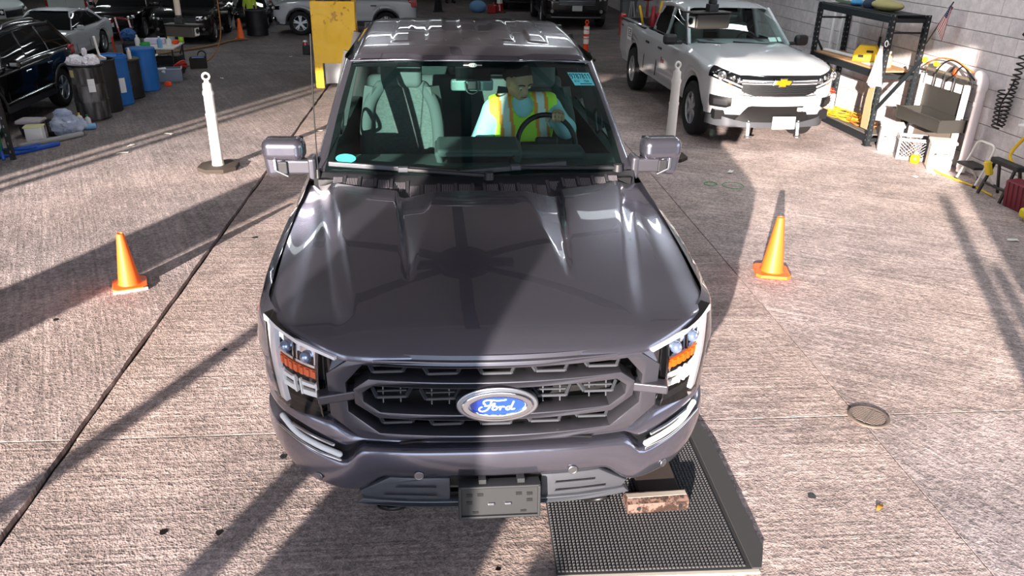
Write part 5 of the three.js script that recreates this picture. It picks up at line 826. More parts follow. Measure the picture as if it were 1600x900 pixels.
  single('red_hose', [0.09, 0.11, 0.1].map((r, k) => torus(r, 0.018, [0, 0.2 + 0.02 * k, 0.02 * k], [PI / 2 - 0.4, 0.3 * k, 0], 8, 24)), std('#c4352c', 0.5), 'bundle of red hose beside the clear tub under the table', 'hose', [-4.72, 0.0, -12.62]);
  t = thing('clear_tub', 'cloudy plastic tub holding blue packs on the floor in front of the table', 'tub', [-4.86, 0, -12.3], 0.25); mesh('tub_body', [box(0.44, 0.22, 0.01, [0, 0.11, 0.14]), box(0.44, 0.22, 0.01, [0, 0.11, -0.14]), box(0.01, 0.22, 0.28, [0.22, 0.11, 0]), box(0.01, 0.22, 0.28, [-0.22, 0.11, 0]), box(0.44, 0.01, 0.28, [0, 0.006, 0])], phy('#8f9cae', 0.3, 0, { transmission: 0.4, thickness: 0 }), t); mesh('tub_rim', [bar([-0.23, 0.22, 0.15], [0.23, 0.22, 0.15], 0.025, 0.015), bar([0.23, 0.22, 0.15], [0.23, 0.22, -0.15], 0.025, 0.015)], std('#a9b4c2', 0.5), t);
  for (const [x, y, z, l] of [[-0.1, 0.18, 0.1, 'left'], [0.07, 0.14, 0.02, 'right']]) single('wipe_pack', rbox(0.2, 0.07, 0.12, 0.02, null, [0.5, 0, 0.2]), l === 'left' ? M.white : std('#2f6fc4', 0.5), (l === 'left' ? 'white' : 'blue') + ' pack of wipes at the ' + l + ' in the cloudy tub', 'pack', [-4.86 + x, y, -12.3 + z]);
  t = thing('tool_bag', 'small dark tool bag with blue contents beside the table', 'bag', [-4.7, 0, -13.72], 0.2); mesh('bag_body', [box(0.3, 0.2, 0.012, [0, 0.1, 0.1]), box(0.3, 0.2, 0.012, [0, 0.1, -0.1]), box(0.012, 0.26, 0.2, [0.15, 0.13, 0]), box(0.012, 0.2, 0.2, [-0.15, 0.1, 0]), box(0.3, 0.012, 0.2, [0, 0.006, 0])], std('#2c2422', 0.8), t); mesh('bag_handle', torus(0.08, 0.012, [0.08, 0.24, 0], [0, 0.4, 0], 6, 20, PI), M.black, t); mesh('bag_contents', rbox(0.24, 0.08, 0.16, 0.02, [0, 0.16, 0]), std('#3b79b9', 0.6), t);
  single('orange_rag', lump(21, 0.06, 30), M.orange, 'orange rag on the floor at the foot of the wide blue drum', 'rag', [-4.72, 0.03, -11.75]);
  t = thing('hand_cart', 'black hand cart with red uprights and small wheels behind the drums', 'cart', [-6.0, 0, -14.4], 0.3); mesh('cart_deck', rbox(0.6, 0.28, 0.5, 0.05, [0, 0.3, 0]), M.black, t); mesh('cart_upright', [bar([-0.28, 0.2, -0.2], [-0.36, 0.85, -0.25], 0.03, 0.03), bar([-0.05, 0.2, -0.2], [-0.12, 0.8, -0.25], 0.03, 0.03), bar([-0.36, 0.85, -0.25], [-0.12, 0.8, -0.25], 0.03, 0.03)], M.red, t); for (const x of [-0.32, 0.3]) mesh('cart_wheel', cyl(0.09, 0.09, 0.05, [x, 0.09, 0.2], [0, 0, PI / 2]), M.whitePlastic, t);
  single('blue_sack', lump(31, 0.15, 12), std('#32609c', 0.8), 'blue sack lying on the black hand cart', 'sack', [-6.15, 0.54, -14.35]);
  single('red_pole', [cyl(0.018, 0.018, 0.45, [0, 0.225, 0]), cyl(0.06, 0.07, 0.02, [0, 0.01, 0])], M.orange, 'thin red pole standing behind the first blue drum', 'pole', [-6.62, 0, -14.75]);
  t = drum('black plastic drum beside the small far orange cone', -18.95, 0.62, drumBlack, -4.55); t.scale.set(1.2, 1, 1.2);
  single('floor_hose', tube([[-6.3, 0.03, -14.6], [-5.9, 0.03, -15.4], [-5.2, 0.03, -16.6], [-4.9, 0.03, -17.6], [-4.6, 0.03, -17.9]], 0.025, 40), std('#8a6a48', 0.7), 'brown hose lying on the floor before the parked black suv', 'hose');
  single('hanging_cord', tube([[-4.2, 4.05, -14.0], [-4.23, 2, -14], [-4.25, 1.24, -14.0], [-4.26, 0.7, -14.0], [-4.36, 0.35, -14.0], [-4.55, 0.12, -14.0], [-4.8, 0.02, -13.95], [-5.0, 0.015, -13.8]], 0.012, 80), std('#b0703a', 0.7), 'thin orange brown cord hanging from the ceiling beside the tool bag', 'cord');
}
// security cameras on drop poles
function cctv(label, pos, turn, pole) { const t = thing('security_camera', label, 'camera', pos, turn); mesh('camera_housing', [rbox(0.15, 0.13, 0.36, 0.02, null), rbox(0.17, 0.012, 0.42, 0.005, [0, 0.075, 0.03])], std('#2a2825', 0.5), t); mesh('camera_window', box(0.1, 0.09, 0.006, [0, -0.005, 0.182]), M.silverPaint, t); mesh('camera_lens', cyl(0.03, 0.03, 0.02, [0, 0, 0.186], [PI / 2, 0, 0]), M.gloss, t); mesh('camera_bracket', [rbox(0.07, 0.07, 0.1, 0.01, [0, 0.11, -0.02]), ball(0.04, [0, 0.16, -0.02])], M.darkSteel, t); mesh('drop_pole', cyl(pole, pole, 4.1 - pos[1] - 0.16, [0, (4.1 - pos[1] + 0.16) / 2, -0.02]), std('#b8b2a0', 0.6), t); return t; }
cctv('dark grey security camera hanging in front of the windscreen of the white pickup', [2.34, 1.88, -4.6], -1.3, 0.02);
cctv('grey security camera hanging on a thick pale pole before the black suvs', [-3.12, 1.42, -7.5], 1.35, 0.035);
// ---------------------------------------------------------------- along the block wall on the right
{
  const rackM = std('#20262a', 0.5, 0.3), wood = (() => { const t = texture(256, (u, v) => { const g = fbm(u * 5 + 2 * fbm(u * 3, v * 3, 3, 2), v * 60, 300, 3); return [0.78 * (0.7 + 0.5 * g), 0.6 * (0.7 + 0.5 * g), 0.42 * (0.7 + 0.5 * g)]; }, true); return std('#ffffff', 0.75, 0, { map: t }); })();
  const X0 = 5.75, X1 = 6.22, Z0 = -9.35, Z1 = -7.35;
  let t = thing('storage_rack', 'dark slotted steel shelf rack with wooden deck against the block wall', 'rack', [0, 0, 0]);
  for (const [x, z] of [[X0, Z1], [X0, Z0], [X1, Z1], [X1, Z0]]) { mesh('post', [box(0.06, 1.7, 0.01, [x, 0.85, z + 0.025]), box(0.01, 1.7, 0.055, [x - 0.028, 0.85, z]), box(0.01, 1.7, 0.055, [x + 0.028, 0.85, z])], rackM, t); mesh('post_slots', Array.from({ length: 24 }, (_, k) => [box(0.018, 0.022, 0.003, [x, 0.08 + k * 0.07, z + 0.032]), box(0.003, 0.022, 0.018, [x - 0.034, 0.08 + k * 0.07, z])]).flat(), M.steel, t); mesh('foot', box(0.1, 0.012, 0.09, [x, 0.006, z]), rackM, t); }
  for (const y of [1.64, 0.93, 0.09]) { for (const x of [X0, X1]) mesh('shelf_beam', bar([x, y, Z0], [x, y, Z1], 0.04, 0.09, 0.006), rackM, t); for (const z of [Z0, Z1]) mesh('end_beam', bar([X0, y - 0.01, z], [X1, y - 0.01, z], 0.03, 0.05), rackM, t); }
  for (const z of [Z0, Z1]) mesh('end_rail', bar([X0, 1.48, z], [X1, 1.48, z], 0.02, 0.025), rackM, t);
  mesh('brace', bar([X0, 0.5, Z1 + 0.03], [X0 + 0.1, 1.22, Z1 + 0.62], 0.02, 0.045), rackM, t); mesh('brace', bar([X0, 1.2, Z0], [X1, 0.5, Z0], 0.02, 0.03), rackM, t);
  mesh('deck_board', box(0.44, 0.018, 1.94, [(X0 + X1) / 2, 0.985, (Z0 + Z1) / 2]), wood, t); mesh('deck_board', box(0.44, 0.012, 1.94, [(X0 + X1) / 2, 1.69, (Z0 + Z1) / 2]), rackM, t); mesh('deck_board', box(0.44, 0.012, 1.94, [(X0 + X1) / 2, 0.14, (Z0 + Z1) / 2]), std('#6b6862', 0.7), t);
  const xm = (X0 + X1) / 2;
  t = thing('work_lamp', 'yellow portable case with dark handle slots on the wooden rack deck', 'case', [xm + 0.02, 0.994, -8.25], -0.6); mesh('case_body', extr([[-0.16, 0], [0.16, 0], [0.16, 0.1], [0.1, 0.19], [-0.1, 0.19], [-0.16, 0.1]], 0.14, 0.015, [0, 0.015, -0.07]), std('#f0c817', 0.4), t); mesh('case_slots', [box(0.09, 0.03, 0.006, [0.04, 0.14, 0.088]), box(0.07, 0.035, 0.006, [-0.07, 0.07, 0.088])], M.black, t);
  single('white_pipes', [0, 1, 2].map((k) => bar([0.02 * k, 0.02 + 0.012 * (k % 2), -0.42], [0.1 + 0.045 * k, 0.02, 0.32], 0.03, 0.03, 0.012)), M.white, 'bundle of white conduit pieces on the wooden rack deck', 'pipes', [xm - 0.12, 0.994, -8.85]);
  single('paper_sheets', [box(0.2, 0.004, 0.26, [0, 0.003, 0]), box(0.2, 0.004, 0.24, [0.03, 0.008, 0.05], [0, 0.4, 0])], M.whitePlastic, 'loose white papers on the near end of the rack deck', 'papers', [xm - 0.03, 0.994, -7.95]);
  t = thing('glue_bottle', 'pale brown bottle at the near end of the rack deck', 'bottle', [xm + 0.03, 0.994, -7.7]); mesh('bottle_body', lathe([[0.001, 0], [0.05, 0], [0.05, 0.12], [0.02, 0.16], [0.02, 0.18], [0.001, 0.18]]), std('#b59a78', 0.5), t); mesh('bottle_cap', cyl(0.024, 0.024, 0.03, [0, 0.195, 0]), M.white, t);
  const topItem = (name, g, m, label, cat, z, x = xm) => single(name, g, m, label, cat, [x, 1.697, z]);
  topItem('canvas_roll', [put(new THREE.IcosahedronGeometry(0.16, 2), [0, 0.07, 0], null, [0.9, 0.45, 2.1])], std('#a59c6a', 0.9), 'olive canvas bundle on the top of the rack', 'cloth', -7.95);
  topItem('blue_rag', [put(new THREE.IcosahedronGeometry(0.09, 1), [0, 0.04, 0], null, [1, 0.5, 1.4])], std('#3f8dc0', 0.8), 'light blue rag on the far half of the rack top', 'cloth', -8.75);
  topItem('dark_rag', [put(new THREE.IcosahedronGeometry(0.09, 1), [0, 0.05, 0], null, [1, 0.9, 1.3])], std('#26344a', 0.8), 'dark blue rag in the middle of the rack top', 'cloth', -8.4);
  topItem('steel_offcut', bar([0, 0.02, -0.3], [0.05, 0.03, 0.25], 0.05, 0.03), std('#5c6c50', 0.6), 'greenish steel offcut at the far end of the rack top', 'bar', -9.05);
  t = thing('plastic_bag', 'white plastic bag hanging from the near front post of the rack', 'bag', [X0 - 0.07, 0, Z1 + 0.05]);
  mesh('bag_body', slab(14, 14, (u, v) => { const w = lerp(0.2, 0.03, v ** 0.8), k = u * 2 - 1; return [-0.04 - 0.06 * Math.cos(k * 1.5) * (1 - v) - 0.012 * Math.sin(u * 26) * (1 - v * 0.5), lerp(0.82, 1.32, v) + 0.02 * Math.sin(u * 9) * (1 - v), k * w + 0.03 * (1 - v)]; }, 0.004), phy('#f4eef0', 0.5, 0, { transmission: 0.15, thickness: 0 }), t); mesh('bag_handles', [torus(0.035, 0.008, [0.02, 1.35, 0], [0, PI / 2, 0], 6, 20)], M.white, t);
  single('cardboard_sheet', slab(4, 10, (u, v) => [X0 - 0.045 - 0.015 * Math.sin(v * 3), lerp(0.22, 0.86, v), lerp(-7.52, -7.36 + 0.02 * Math.sin(v * 6), u) + 0.03 * v], 0.006), std('#a78c68', 0.9), 'strip of brown cardboard hanging below the white plastic bag', 'cardboard');
  const loop = (cx, cy, cz, r, n, dr, s) => { const p = []; for (let i = 0; i < n * 12; i++) { const a = i / 12 * 2 * PI, q = r + dr * Math.sin(i * 1.7 + s); p.push([cx + Math.cos(a) * q * 0.55, cy + 0.02 + 0.05 * ((Math.sin(i * 0.9 + s) + 1) / 2), cz + Math.sin(a) * q]); } return tube(p, 0.0075, p.length * 3, false, 6); };
  single('cable_heap', [loop(xm - 0.05, 0.15, -8.4, 0.34, 4, 0.06, 1), loop(xm - 0.05, 0.15, -8.7, 0.28, 4, 0.05, 2)], std('#e0a51c', 0.5), 'heap of yellow cable on the lowest rack shelf', 'cable');
  single('cable_heap', loop(xm - 0.03, 0.15, -7.95, 0.26, 4, 0.07, 3), std('#b96a1e', 0.5), 'smaller coil of orange cable at the near end of the lowest rack shelf', 'cable');
  function crate(label, pos, turn, w, h, d, m, gap = 0.05) {
    const c = thing('crate', label, 'crate', pos, turn);
    mesh('crate_base', box(w, 0.012, d, [0, 0.006, 0]), m, c); for (const y of [h - 0.02, 0.025]) mesh('crate_rim', merge([bar([-w / 2, y, d / 2], [w / 2, y, d / 2], 0.014, 0.045), bar([-w / 2, y, -d / 2], [w / 2, y, -d / 2], 0.014, 0.045), bar([-w / 2, y, -d / 2], [-w / 2, y, d / 2], 0.014, 0.045), bar([w / 2, y, -d / 2], [w / 2, y, d / 2], 0.014, 0.045)]), m, c);
    mesh('crate_corner', [-1, 1].flatMap((a) => [-1, 1].map((b) => box(0.03, h, 0.03, [a * (w / 2 - 0.01), h / 2, b * (d / 2 - 0.01)]))), m, c);
    const g = []; for (const s of [-1, 1]) { for (let k = -2; k * gap < w; k++) { const a = clamp(-w / 2 + k * gap, -w / 2, w / 2), b = clamp(-w / 2 + k * gap + h * 0.7, -w / 2, w / 2); if (b - a > 0.02) { g.push(bar([a, 0.05, s * d / 2], [b, 0.05 + (b - a) * (h - 0.1) / (h * 0.7), s * d / 2], 0.008, 0.01)); g.push(bar([-a, 0.05, s * d / 2], [-b, 0.05 + (b - a) * (h - 0.1) / (h * 0.7), s * d / 2], 0.008, 0.01)); } } for (let k = 0; k * gap < d - 0.06; k++) g.push(bar([s * w / 2, 0.05, -d / 2 + 0.04 + k * gap], [s * w / 2, h - 0.05, -d / 2 + 0.04 + k * gap], 0.008, 0.01)); }
    mesh('crate_lattice', g, m, c); return c;
  }
  crate('white plastic lattice crate full of red things behind the white pickup bumper', [5.78, 0.146, -8.95], 0.1, 0.32, 0.27, 0.3, M.white);
  single('red_reel', [torus(0.08, 0.02, [0, 0.1, 0], null, 8, 24), torus(0.08, 0.02, [0.02, 0.12, 0.06], [0, 0.6, 0], 8, 24)], std('#c2331f', 0.6), 'red hose loops inside the white lattice crate', 'hose', [5.78, 0.162, -8.95]);
  single('orange_cable', loop(5.9, 0.4, -9.0, 0.16, 3, 0.03, 5), std('#b5482c', 0.6), 'reddish cable lying over the white lattice crate', 'cable', [0, 0.0, 0]);
  function bucket(label, pos, turn) { const b = thing('bucket', label, 'bucket', pos, turn); mesh('bucket_body', [rbox(0.27, 0.36, 0.24, 0.03, [0, 0.18, 0], null, 3)], M.white, b); mesh('bucket_rim', [rbox(0.3, 0.035, 0.27, 0.015, [0, 0.345, 0], null, 3)], M.white, b); mesh('bucket_mark', [box(0.075, 0.032, 0.004, [0.055, 0.2, 0.121]), box(0.03, 0.024, 0.004, [-0.07, 0.2, 0.121])], M.black, b); mesh('mark_window', box(0.055, 0.016, 0.005, [0.055, 0.198, 0.1215]), M.silverPaint, b); mesh('bail_handle', tube([[-0.14, 0.3, 0.06], [-0.08, 0.25, 0.128], [0.06, 0.26, 0.13], [0.14, 0.3, 0.06]], 0.004), M.steel, b); return b; }
  bucket('white square bucket by the near rack post, left of the grey crate', [5.92, 0, -7.12], -0.45); bucket('white square bucket under the grey wash trough, right of the grey crate', [6.06, 0, -6.22], -0.45);
  crate('grey plastic lattice crate between the two white buckets', [6.0, 0, -6.72], -0.45, 0.36, 0.28, 0.3, std('#77757a', 0.6), 0.045);
  single('brown_bottle', [cyl(0.04, 0.045, 0.14, [0, 0.07, 0]), cyl(0.015, 0.03, 0.06, [0, 0.17, 0])], std('#8a6a4c', 0.5), 'brown bottle inside the grey lattice crate', 'bottle', [6.0, 0.013, -6.72]);
  t = thing('yellow_jug', 'small yellow jug on the floor before the grey crate', 'jug', [5.93, 0, -6.5]); mesh('jug_body', lathe([[0.001, 0], [0.055, 0], [0.06, 0.05], [0.05, 0.09], [0.02, 0.11], [0.001, 0.11]]), std('#f0b51c', 0.4), t); mesh('jug_cap', cyl(0.022, 0.022, 0.025, [0, 0.12, 0]), M.white, t);
  // wash trough on its frame
  t = thing('wash_trough', 'grey sheet metal wash trough with backboard on the block wall', 'trough', [0, 0, 0]); const sm = std('#3a3936', 0.5, 0.25);
  mesh('backboard', box(0.02, 0.62, 0.86, [6.28, 0.72, -6.77]), sm, t); mesh('basin', [box(0.34, 0.014, 0.92, [6.08, 0.46, -6.62]), box(0.014, 0.15, 0.92, [5.91, 0.53, -6.62]), box(0.36, 0.15, 0.014, [6.08, 0.53, -7.08]), box(0.36, 0.15, 0.014, [6.08, 0.53, -6.16]), box(0.014, 0.15, 0.92, [6.25, 0.53, -6.62])], sm, t); mesh('basin_lip', [bar([5.9, 0.607, -7.09], [5.9, 0.607, -6.15], 0.03, 0.012), bar([5.9, 0.607, -6.15], [6.26, 0.607, -6.15], 0.03, 0.012)], sm, t);
  for (const z of [-7.2, -6.3]) mesh('frame_post', box(0.05, 1.0, 0.06, [6.25, 0.5, z]), std('#d5cfd0', 0.6), t);
  mesh('lower_panel', box(0.02, 0.3, 0.86, [6.26, 0.28, -6.72]), std('#6f655c', 0.7), t); mesh('tap', [rbox(0.04, 0.03, 0.1, 0.01, [6.18, 0.42, -6.42]), bar([6.18, 0.42, -6.42], [6.15, 0.4, -6.55], 0.02, 0.02)], M.steel, t); mesh('drain_plug', cyl(0.03, 0.03, 0.02, [6.1, 0.475, -6.75]), M.white, t);
  for (let k = 0; k < 4; k++) single('wall_card', box(0.006, 0.1, 0.13, [0, 0, 0]), std('#e9dde0', 0.6), ['first', 'second', 'third', 'fourth'][k] + ' white card from the left in the row over the wash trough', 'card', [6.262, 0.93 + 0.0 * k, -7.08 + k * 0.2], 0);
  t = thing('hook_rail', 'rail of steel hooks above the wash trough', 'rail', [0, 0, 0]); mesh('rail_bar', box(0.02, 0.03, 0.95, [6.25, 1.07, -6.75]), std('#6a6250', 0.7), t); for (let k = 0; k < 4; k++) mesh('hook', [bar([6.235, 1.07, -7.15 + k * 0.2], [6.235, 0.88, -7.16 + k * 0.2], 0.012, 0.014)], M.steel, t);
  const cord = (label, pts, m, r = 0.009) => single('cord', tube(pts, r, 60), m, label, 'cord');
  cord('black cord looping over the hook rail', [[6.24, 1.0, -6.98], [6.22, 1.15, -6.85], [6.2, 1.24, -6.65], [6.21, 1.2, -6.4], [6.24, 1.08, -6.2]], M.black); cord('orange cord looping along the top of the hook rail', [[6.24, 1.1, -7.2], [6.22, 1.22, -6.95], [6.21, 1.25, -6.6], [6.22, 1.18, -6.3], [6.26, 1.12, -6.1]], std('#d9742a', 0.6)); cord('dark cord hanging in a low loop at the right of the hook rail', [[6.24, 0.98, -6.7], [6.21, 1.08, -6.55], [6.21, 1.2, -6.42], [6.22, 1.1, -6.25], [6.25, 0.98, -6.2]], M.black);
  single('yellow_plug', rbox(0.05, 0.07, 0.07, 0.02), std('#f2c51b', 0.5), 'yellow plug on the rack post beside the hook rail', 'plug', [6.2, 1.17, -7.18]); single('yellow_plug', rbox(0.05, 0.06, 0.09, 0.02), std('#f2c51b', 0.5), 'yellow plug hanging at the left end of the hook rail', 'plug', [6.22, 1.15, -6.95]); single('orange_plug', rbox(0.05, 0.08, 0.05, 0.02), M.orange, 'orange plug hanging in the middle above the wash trough', 'plug', [6.22, 1.12, -6.55]); single('screwdriver', [bar([0, -0.07, -0.06], [0, 0.05, 0.05], 0.025, 0.025, 0.008)], M.darkPlastic, 'dark handled tool hanging above the wash trough', 'tool', [6.26, 1.13, -6.68]);
  t = thing('drain_pipe', 'thick white drain pipe with elbow standing against the block wall', 'pipe', [6.2, 0, -5.97]); const pw = std('#e6dcdf', 0.45); mesh('pipe_run', [cyl(0.05, 0.05, 0.98, [0, 0.52, 0]), cyl(0.058, 0.058, 0.08, [0, 0.12, 0]), cyl(0.057, 0.057, 0.05, [0, 0.84, 0])], pw, t); mesh('pipe_elbow', [tube([[0, 1.0, 0], [0, 1.08, -0.005], [0.0, 1.135, -0.05], [0.01, 1.15, -0.11], [0.04, 1.15, -0.16]], 0.058, 24, false, 18), ball(0.064, [0, 1.09, -0.02])], pw, t);
  single('wall_channel', box(0.05, 1.0, 0.06, [0, 0.5, 0]), std('#8f8378', 0.7), 'brownish steel channel left of the thick white drain pipe', 'channel', [6.27, 0, -6.1]);
  for (const [z, l] of [[-10.05, 'left'], [-9.78, 'middle'], [-9.62, 'right']]) single('wall_conduit', cyl(0.022, 0.022, 3.2, [0, 1.6, 0]), M.white, l + ' white conduit of the three running up the block wall behind the rack', 'conduit', [6.36, 0.6, z]);
  single('sensor_probe', [cyl(0.004, 0.004, 0.7, [0, 0.5, 0]), cyl(0.018, 0.018, 0.22, [0, 0.1, 0])], M.black, 'black probe hanging on a thin wire on the block wall behind the rack', 'probe', [6.33, 1.08, -8.55]);
  // small flag on its stick
  t = thing('flag', 'small stars and stripes flag on a stick fixed to the rack', 'flag', [0, 0, 0]); const fl = canvasTexture(256, 160, (g, w, h) => { for (let k = 0; k < 13; k++) { g.fillStyle = k % 2 ? '#e8dcdc' : '#9c2f38'; g.fillRect(0, k * h / 13, w, h / 13 + 1); } g.fillStyle = '#2a3352'; g.fillRect(0, 0, w * 0.42, h * 7 / 13); g.fillStyle = '#dfe3ee'; for (let r = 0; r < 5; r++) for (let c = 0; c < 6; c++) { g.beginPath(); g.arc(10 + c * 17, 9 + r * 17, 3, 0, 7); g.fill(); } });
  mesh('flag_stick', bar([6.2, 1.36, -7.24], [6.2, 1.9, -6.88], 0.012, 0.012), std('#3c3530', 0.6), t); mesh('flag_cloth', slab(14, 8, (u, v) => { const a = [6.2, 1.88, -6.9], d = [0, -0.46, -0.3]; return [6.19 - 0.02 * Math.sin(u * 9) * v, a[1] + d[1] * (1 - v) * 0.62 - u * 0.1 * (0.4 + (1 - v)) - 0.02, a[2] + d[2] * (1 - v) * 0.62 + u * 0.13 * (0.3 + (1 - v)), 1 - v, 1 - u]; }, 0.002), std('#ffffff', 0.8, 0, { map: fl }), t);
  // coiled air hose
  { const p = []; for (let i = 0; i <= 16 * 12; i++) { const k = i / (16 * 12), a = i / 12 * 2 * PI; const y = lerp(1.5, 0.66, k ** 0.8), z = lerp(-5.55, -5.6, k), r = 0.03; p.push([6.26 + Math.cos(a) * r, y, z + Math.sin(a) * r * 1.6]); } const q = []; for (let i = 0; i <= 9 * 12; i++) { const k = i / (9 * 12), a = i / 12 * 2 * PI; q.push([6.22 + Math.cos(a) * 0.03, lerp(0.64, 1.06, k), -5.62 - 0.05 * k + Math.sin(a) * 0.05]); }
    t = thing('air_hose', 'black coiled air hose hanging on the block wall near the right edge', 'hose', [0, 0, 0]); mesh('hose_coil', [tube(p, 0.009, 800, false, 6), tube(q, 0.009, 480, false, 6)], M.black, t); mesh('hose_fitting', [bar([6.28, 1.5, -5.54], [6.28, 1.66, -5.5], 0.02, 0.02), bar([6.28, 1.62, -5.52], [6.25, 1.68, -5.62], 0.035, 0.035)], M.black, t); mesh('hose_lead', tube([[6.27, 1.2, -5.58], [6.28, 1.05, -5.64], [6.26, 0.9, -5.68], [6.25, 0.7, -5.64]], 0.009), M.black, t); }
  // step stool, saw stand, toolbox
  t = thing('step_stool', 'folding step stool with white tube frame and black step', 'stool', [6.08, 0, -5.58], PI / 2 + 0.0); const wt = M.whitePlastic;
  mesh('stool_frame', [tube([[-0.17, 0.0, 0.0], [-0.16, 0.3, -0.1], [-0.14, 0.46, -0.14], [0, 0.48, -0.15], [0.14, 0.46, -0.14], [0.16, 0.3, -0.1], [0.17, 0.0, 0.0]], 0.013, 60), tube([[-0.15, 0.0, -0.26], [-0.15, 0.22, -0.08]], 0.012), tube([[0.15, 0.0, -0.26], [0.15, 0.22, -0.08]], 0.012)], wt, t); mesh('stool_step', rbox(0.32, 0.03, 0.2, 0.01, [0, 0.22, -0.05]), M.black, t); mesh('stool_foot', [-1, 1].flatMap((s) => [cyl(0.018, 0.018, 0.03, [s * 0.17, 0.015, 0]), cyl(0.018, 0.018, 0.03, [s * 0.15, 0.015, -0.26])]), M.black, t);
  t.rotation.y = -PI / 2; t.position.set(6.0, 0, -5.58);
  t = thing('saw_stand', 'black folding work stand with yellow clamp left of the dark red case', 'stand', [6.02, 0, -5.02], -PI / 2); mesh('stand_top', rbox(0.44, 0.06, 0.1, 0.015, [0, 0.39, 0]), M.darkPlastic, t); for (const [x, z] of [[-0.18, 0.12], [0.18, 0.12], [-0.18, -0.12], [0.18, -0.12]]) mesh('stand_leg', bar([x * 0.9, 0.38, z * 0.2], [x, 0.01, z], 0.03, 0.02), M.black, t); mesh('stand_brace', bar([-0.17, 0.14, 0.09], [0.17, 0.14, 0.09], 0.02, 0.02), M.black, t); mesh('stand_clamp', [rbox(0.08, 0.16, 0.06, 0.02, [-0.17, 0.3, 0.08], [0.3, 0, 0.2])], std('#e6c824', 0.5), t);
  t = thing('tool_case', 'dark red ribbed plastic case standing at the right edge', 'case', [5.98, 0, -4.62], -PI / 2); mesh('case_body', rbox(0.4, 0.29, 0.16, 0.02, [0, 0.15, 0], [0.12, 0, 0], 3), std('#7a2232', 0.5), t); mesh('case_rib', [-0.14, -0.07, 0, 0.07, 0.14].map((x) => rbox(0.02, 0.26, 0.02, 0.008, [x, 0.15, 0.08], [0.12, 0, 0])), std('#6b1c2b', 0.5), t); mesh('case_handle', torus(0.05, 0.012, [0, 0.3, 0], null, 6, 18, PI), M.black, t);
  single('yellow_tool', [rbox(0.1, 0.1, 0.1, 0.03, [0, 0.08, 0]), cyl(0.04, 0.04, 0.05, [0, 0.04, 0.06], [0, 0, PI / 2])], std('#e3d02a', 0.5), 'yellow and black tool at the right edge before the red case', 'tool', [5.8, 0, -4.32]);
  single('yellow_hose', tube([[6.24, 1.1, -5.0], [6.24, 0.72, -5.12], [6.18, 0.5, -5.2], [6.1, 0.42, -5.1], [6.16, 0.3, -4.98], [6.18, 0.05, -4.95]], 0.018, 60), std('#ecc022', 0.5), 'thick yellow hose hanging down the wall behind the black stand', 'hose');
  single('floor_cable', tube([[6.0, 0.012, -6.25], [5.95, 0.012, -6.0], [5.98, 0.012, -5.7], [6.02, 0.012, -5.4], [6.0, 0.012, -5.1]], 0.011, 40), std('#ecc022', 0.5), 'yellow cable along the floor under the step stool', 'cable');
  single('work_glove', [rbox(0.1, 0.03, 0.16, 0.014, [0, 0, 0]), rbox(0.03, 0.025, 0.08, 0.01, [0.06, 0, 0.02], [0, 0.6, 0])], M.white, 'white glove hanging on the wall beside the yellow hose', 'glove', [6.3, 0.75, -5.25]);
  // far right corner behind the white pickup and its load
  t = thing('waste_bin', 'grey wheeled waste bin far back left of the white pickup bed', 'bin', [5.9, 0, -21.95]); mesh('bin_body', put(new THREE.CylinderGeometry(0.3, 0.24, 0.7, 4), [0, 0.37, 0], [0, PI / 4, 0]), std('#7d8384', 0.6), t); mesh('bin_lid', rbox(0.46, 0.05, 0.46, 0.02, [0, 0.74, 0]), std('#6b7172', 0.6), t);
  t = thing('ice_chest', 'tall white and blue steel locker far back behind the orange red post', 'locker', [5.85, 0, -26.2]); mesh('locker_body', rbox(0.5, 1.3, 0.5, 0.02, [0, 0.65, 0]), M.silverPaint, t); mesh('locker_door', rbox(0.4, 1.1, 0.02, 0.01, [0, 0.65, 0.26]), std('#5b87b8', 0.5), t);
  single('red_jacket', [put(new THREE.IcosahedronGeometry(0.26, 2), [0, 0.9, 0], null, [1, 0.6, 0.8]), cyl(0.03, 0.05, 0.75, [0, 0.38, 0])], M.red, 'red cover on a stand beside the grey waste bin', 'cover', [6.35, 0, -21.4]);
  t = thing('folding_easel', 'grey folded stand of thin legs right of the grey waste bin', 'stand', [5.85, 0, -21.3]); for (const x of [-0.12, 0, 0.12]) mesh('leg', bar([x, 0, 0.1 * Math.abs(x) * 8], [x * 0.3, 0.75, 0], 0.03, 0.03), M.alloy, t);
  t = thing('hose_reel', 'red hose reel standing in the bed of the white pickup', 'reel', [3.95, 0.9, -11.75]); for (const x of [-0.12, 0.12]) mesh('reel_flange', torus(0.24, 0.035, [x, 0.25, 0], [0, PI / 2 - 0.3, 0], 8, 30), std('#8f1d24', 0.5), t); mesh('reel_drum', cyl(0.15, 0.15, 0.24, [0, 0.25, 0], [0, 0.3, PI / 2]), std('#a02128', 0.5), t);
  single('yellow_strap', [bar([0, 0, 0], [-0.12, 0.42, 0.02], 0.04, 0.02), bar([0.22, 0.02, 0], [0.3, 0.5, 0], 0.035, 0.02)], std('#e8b81c', 0.6), 'yellow and black strap sticking up from the white pickup bed', 'strap', [3.75, 0.98, -12.0]);
  single('red_fuel_can', [rbox(0.3, 0.28, 0.2, 0.04, [0, 0.14, 0]), cyl(0.03, 0.04, 0.1, [0.06, 0.32, 0])], M.red, 'red can far back beside the banded cone', 'can', [2.0, 0, -25.2]);
  single('blue_tarp', put(new THREE.IcosahedronGeometry(0.3, 2), [0, 0.18, 0], null, [1, 0.7, 0.8]), std('#6f9fd0', 0.7), 'pale blue bundle far back left of the red can', 'bundle', [1.55, 0, -25.6]);
}
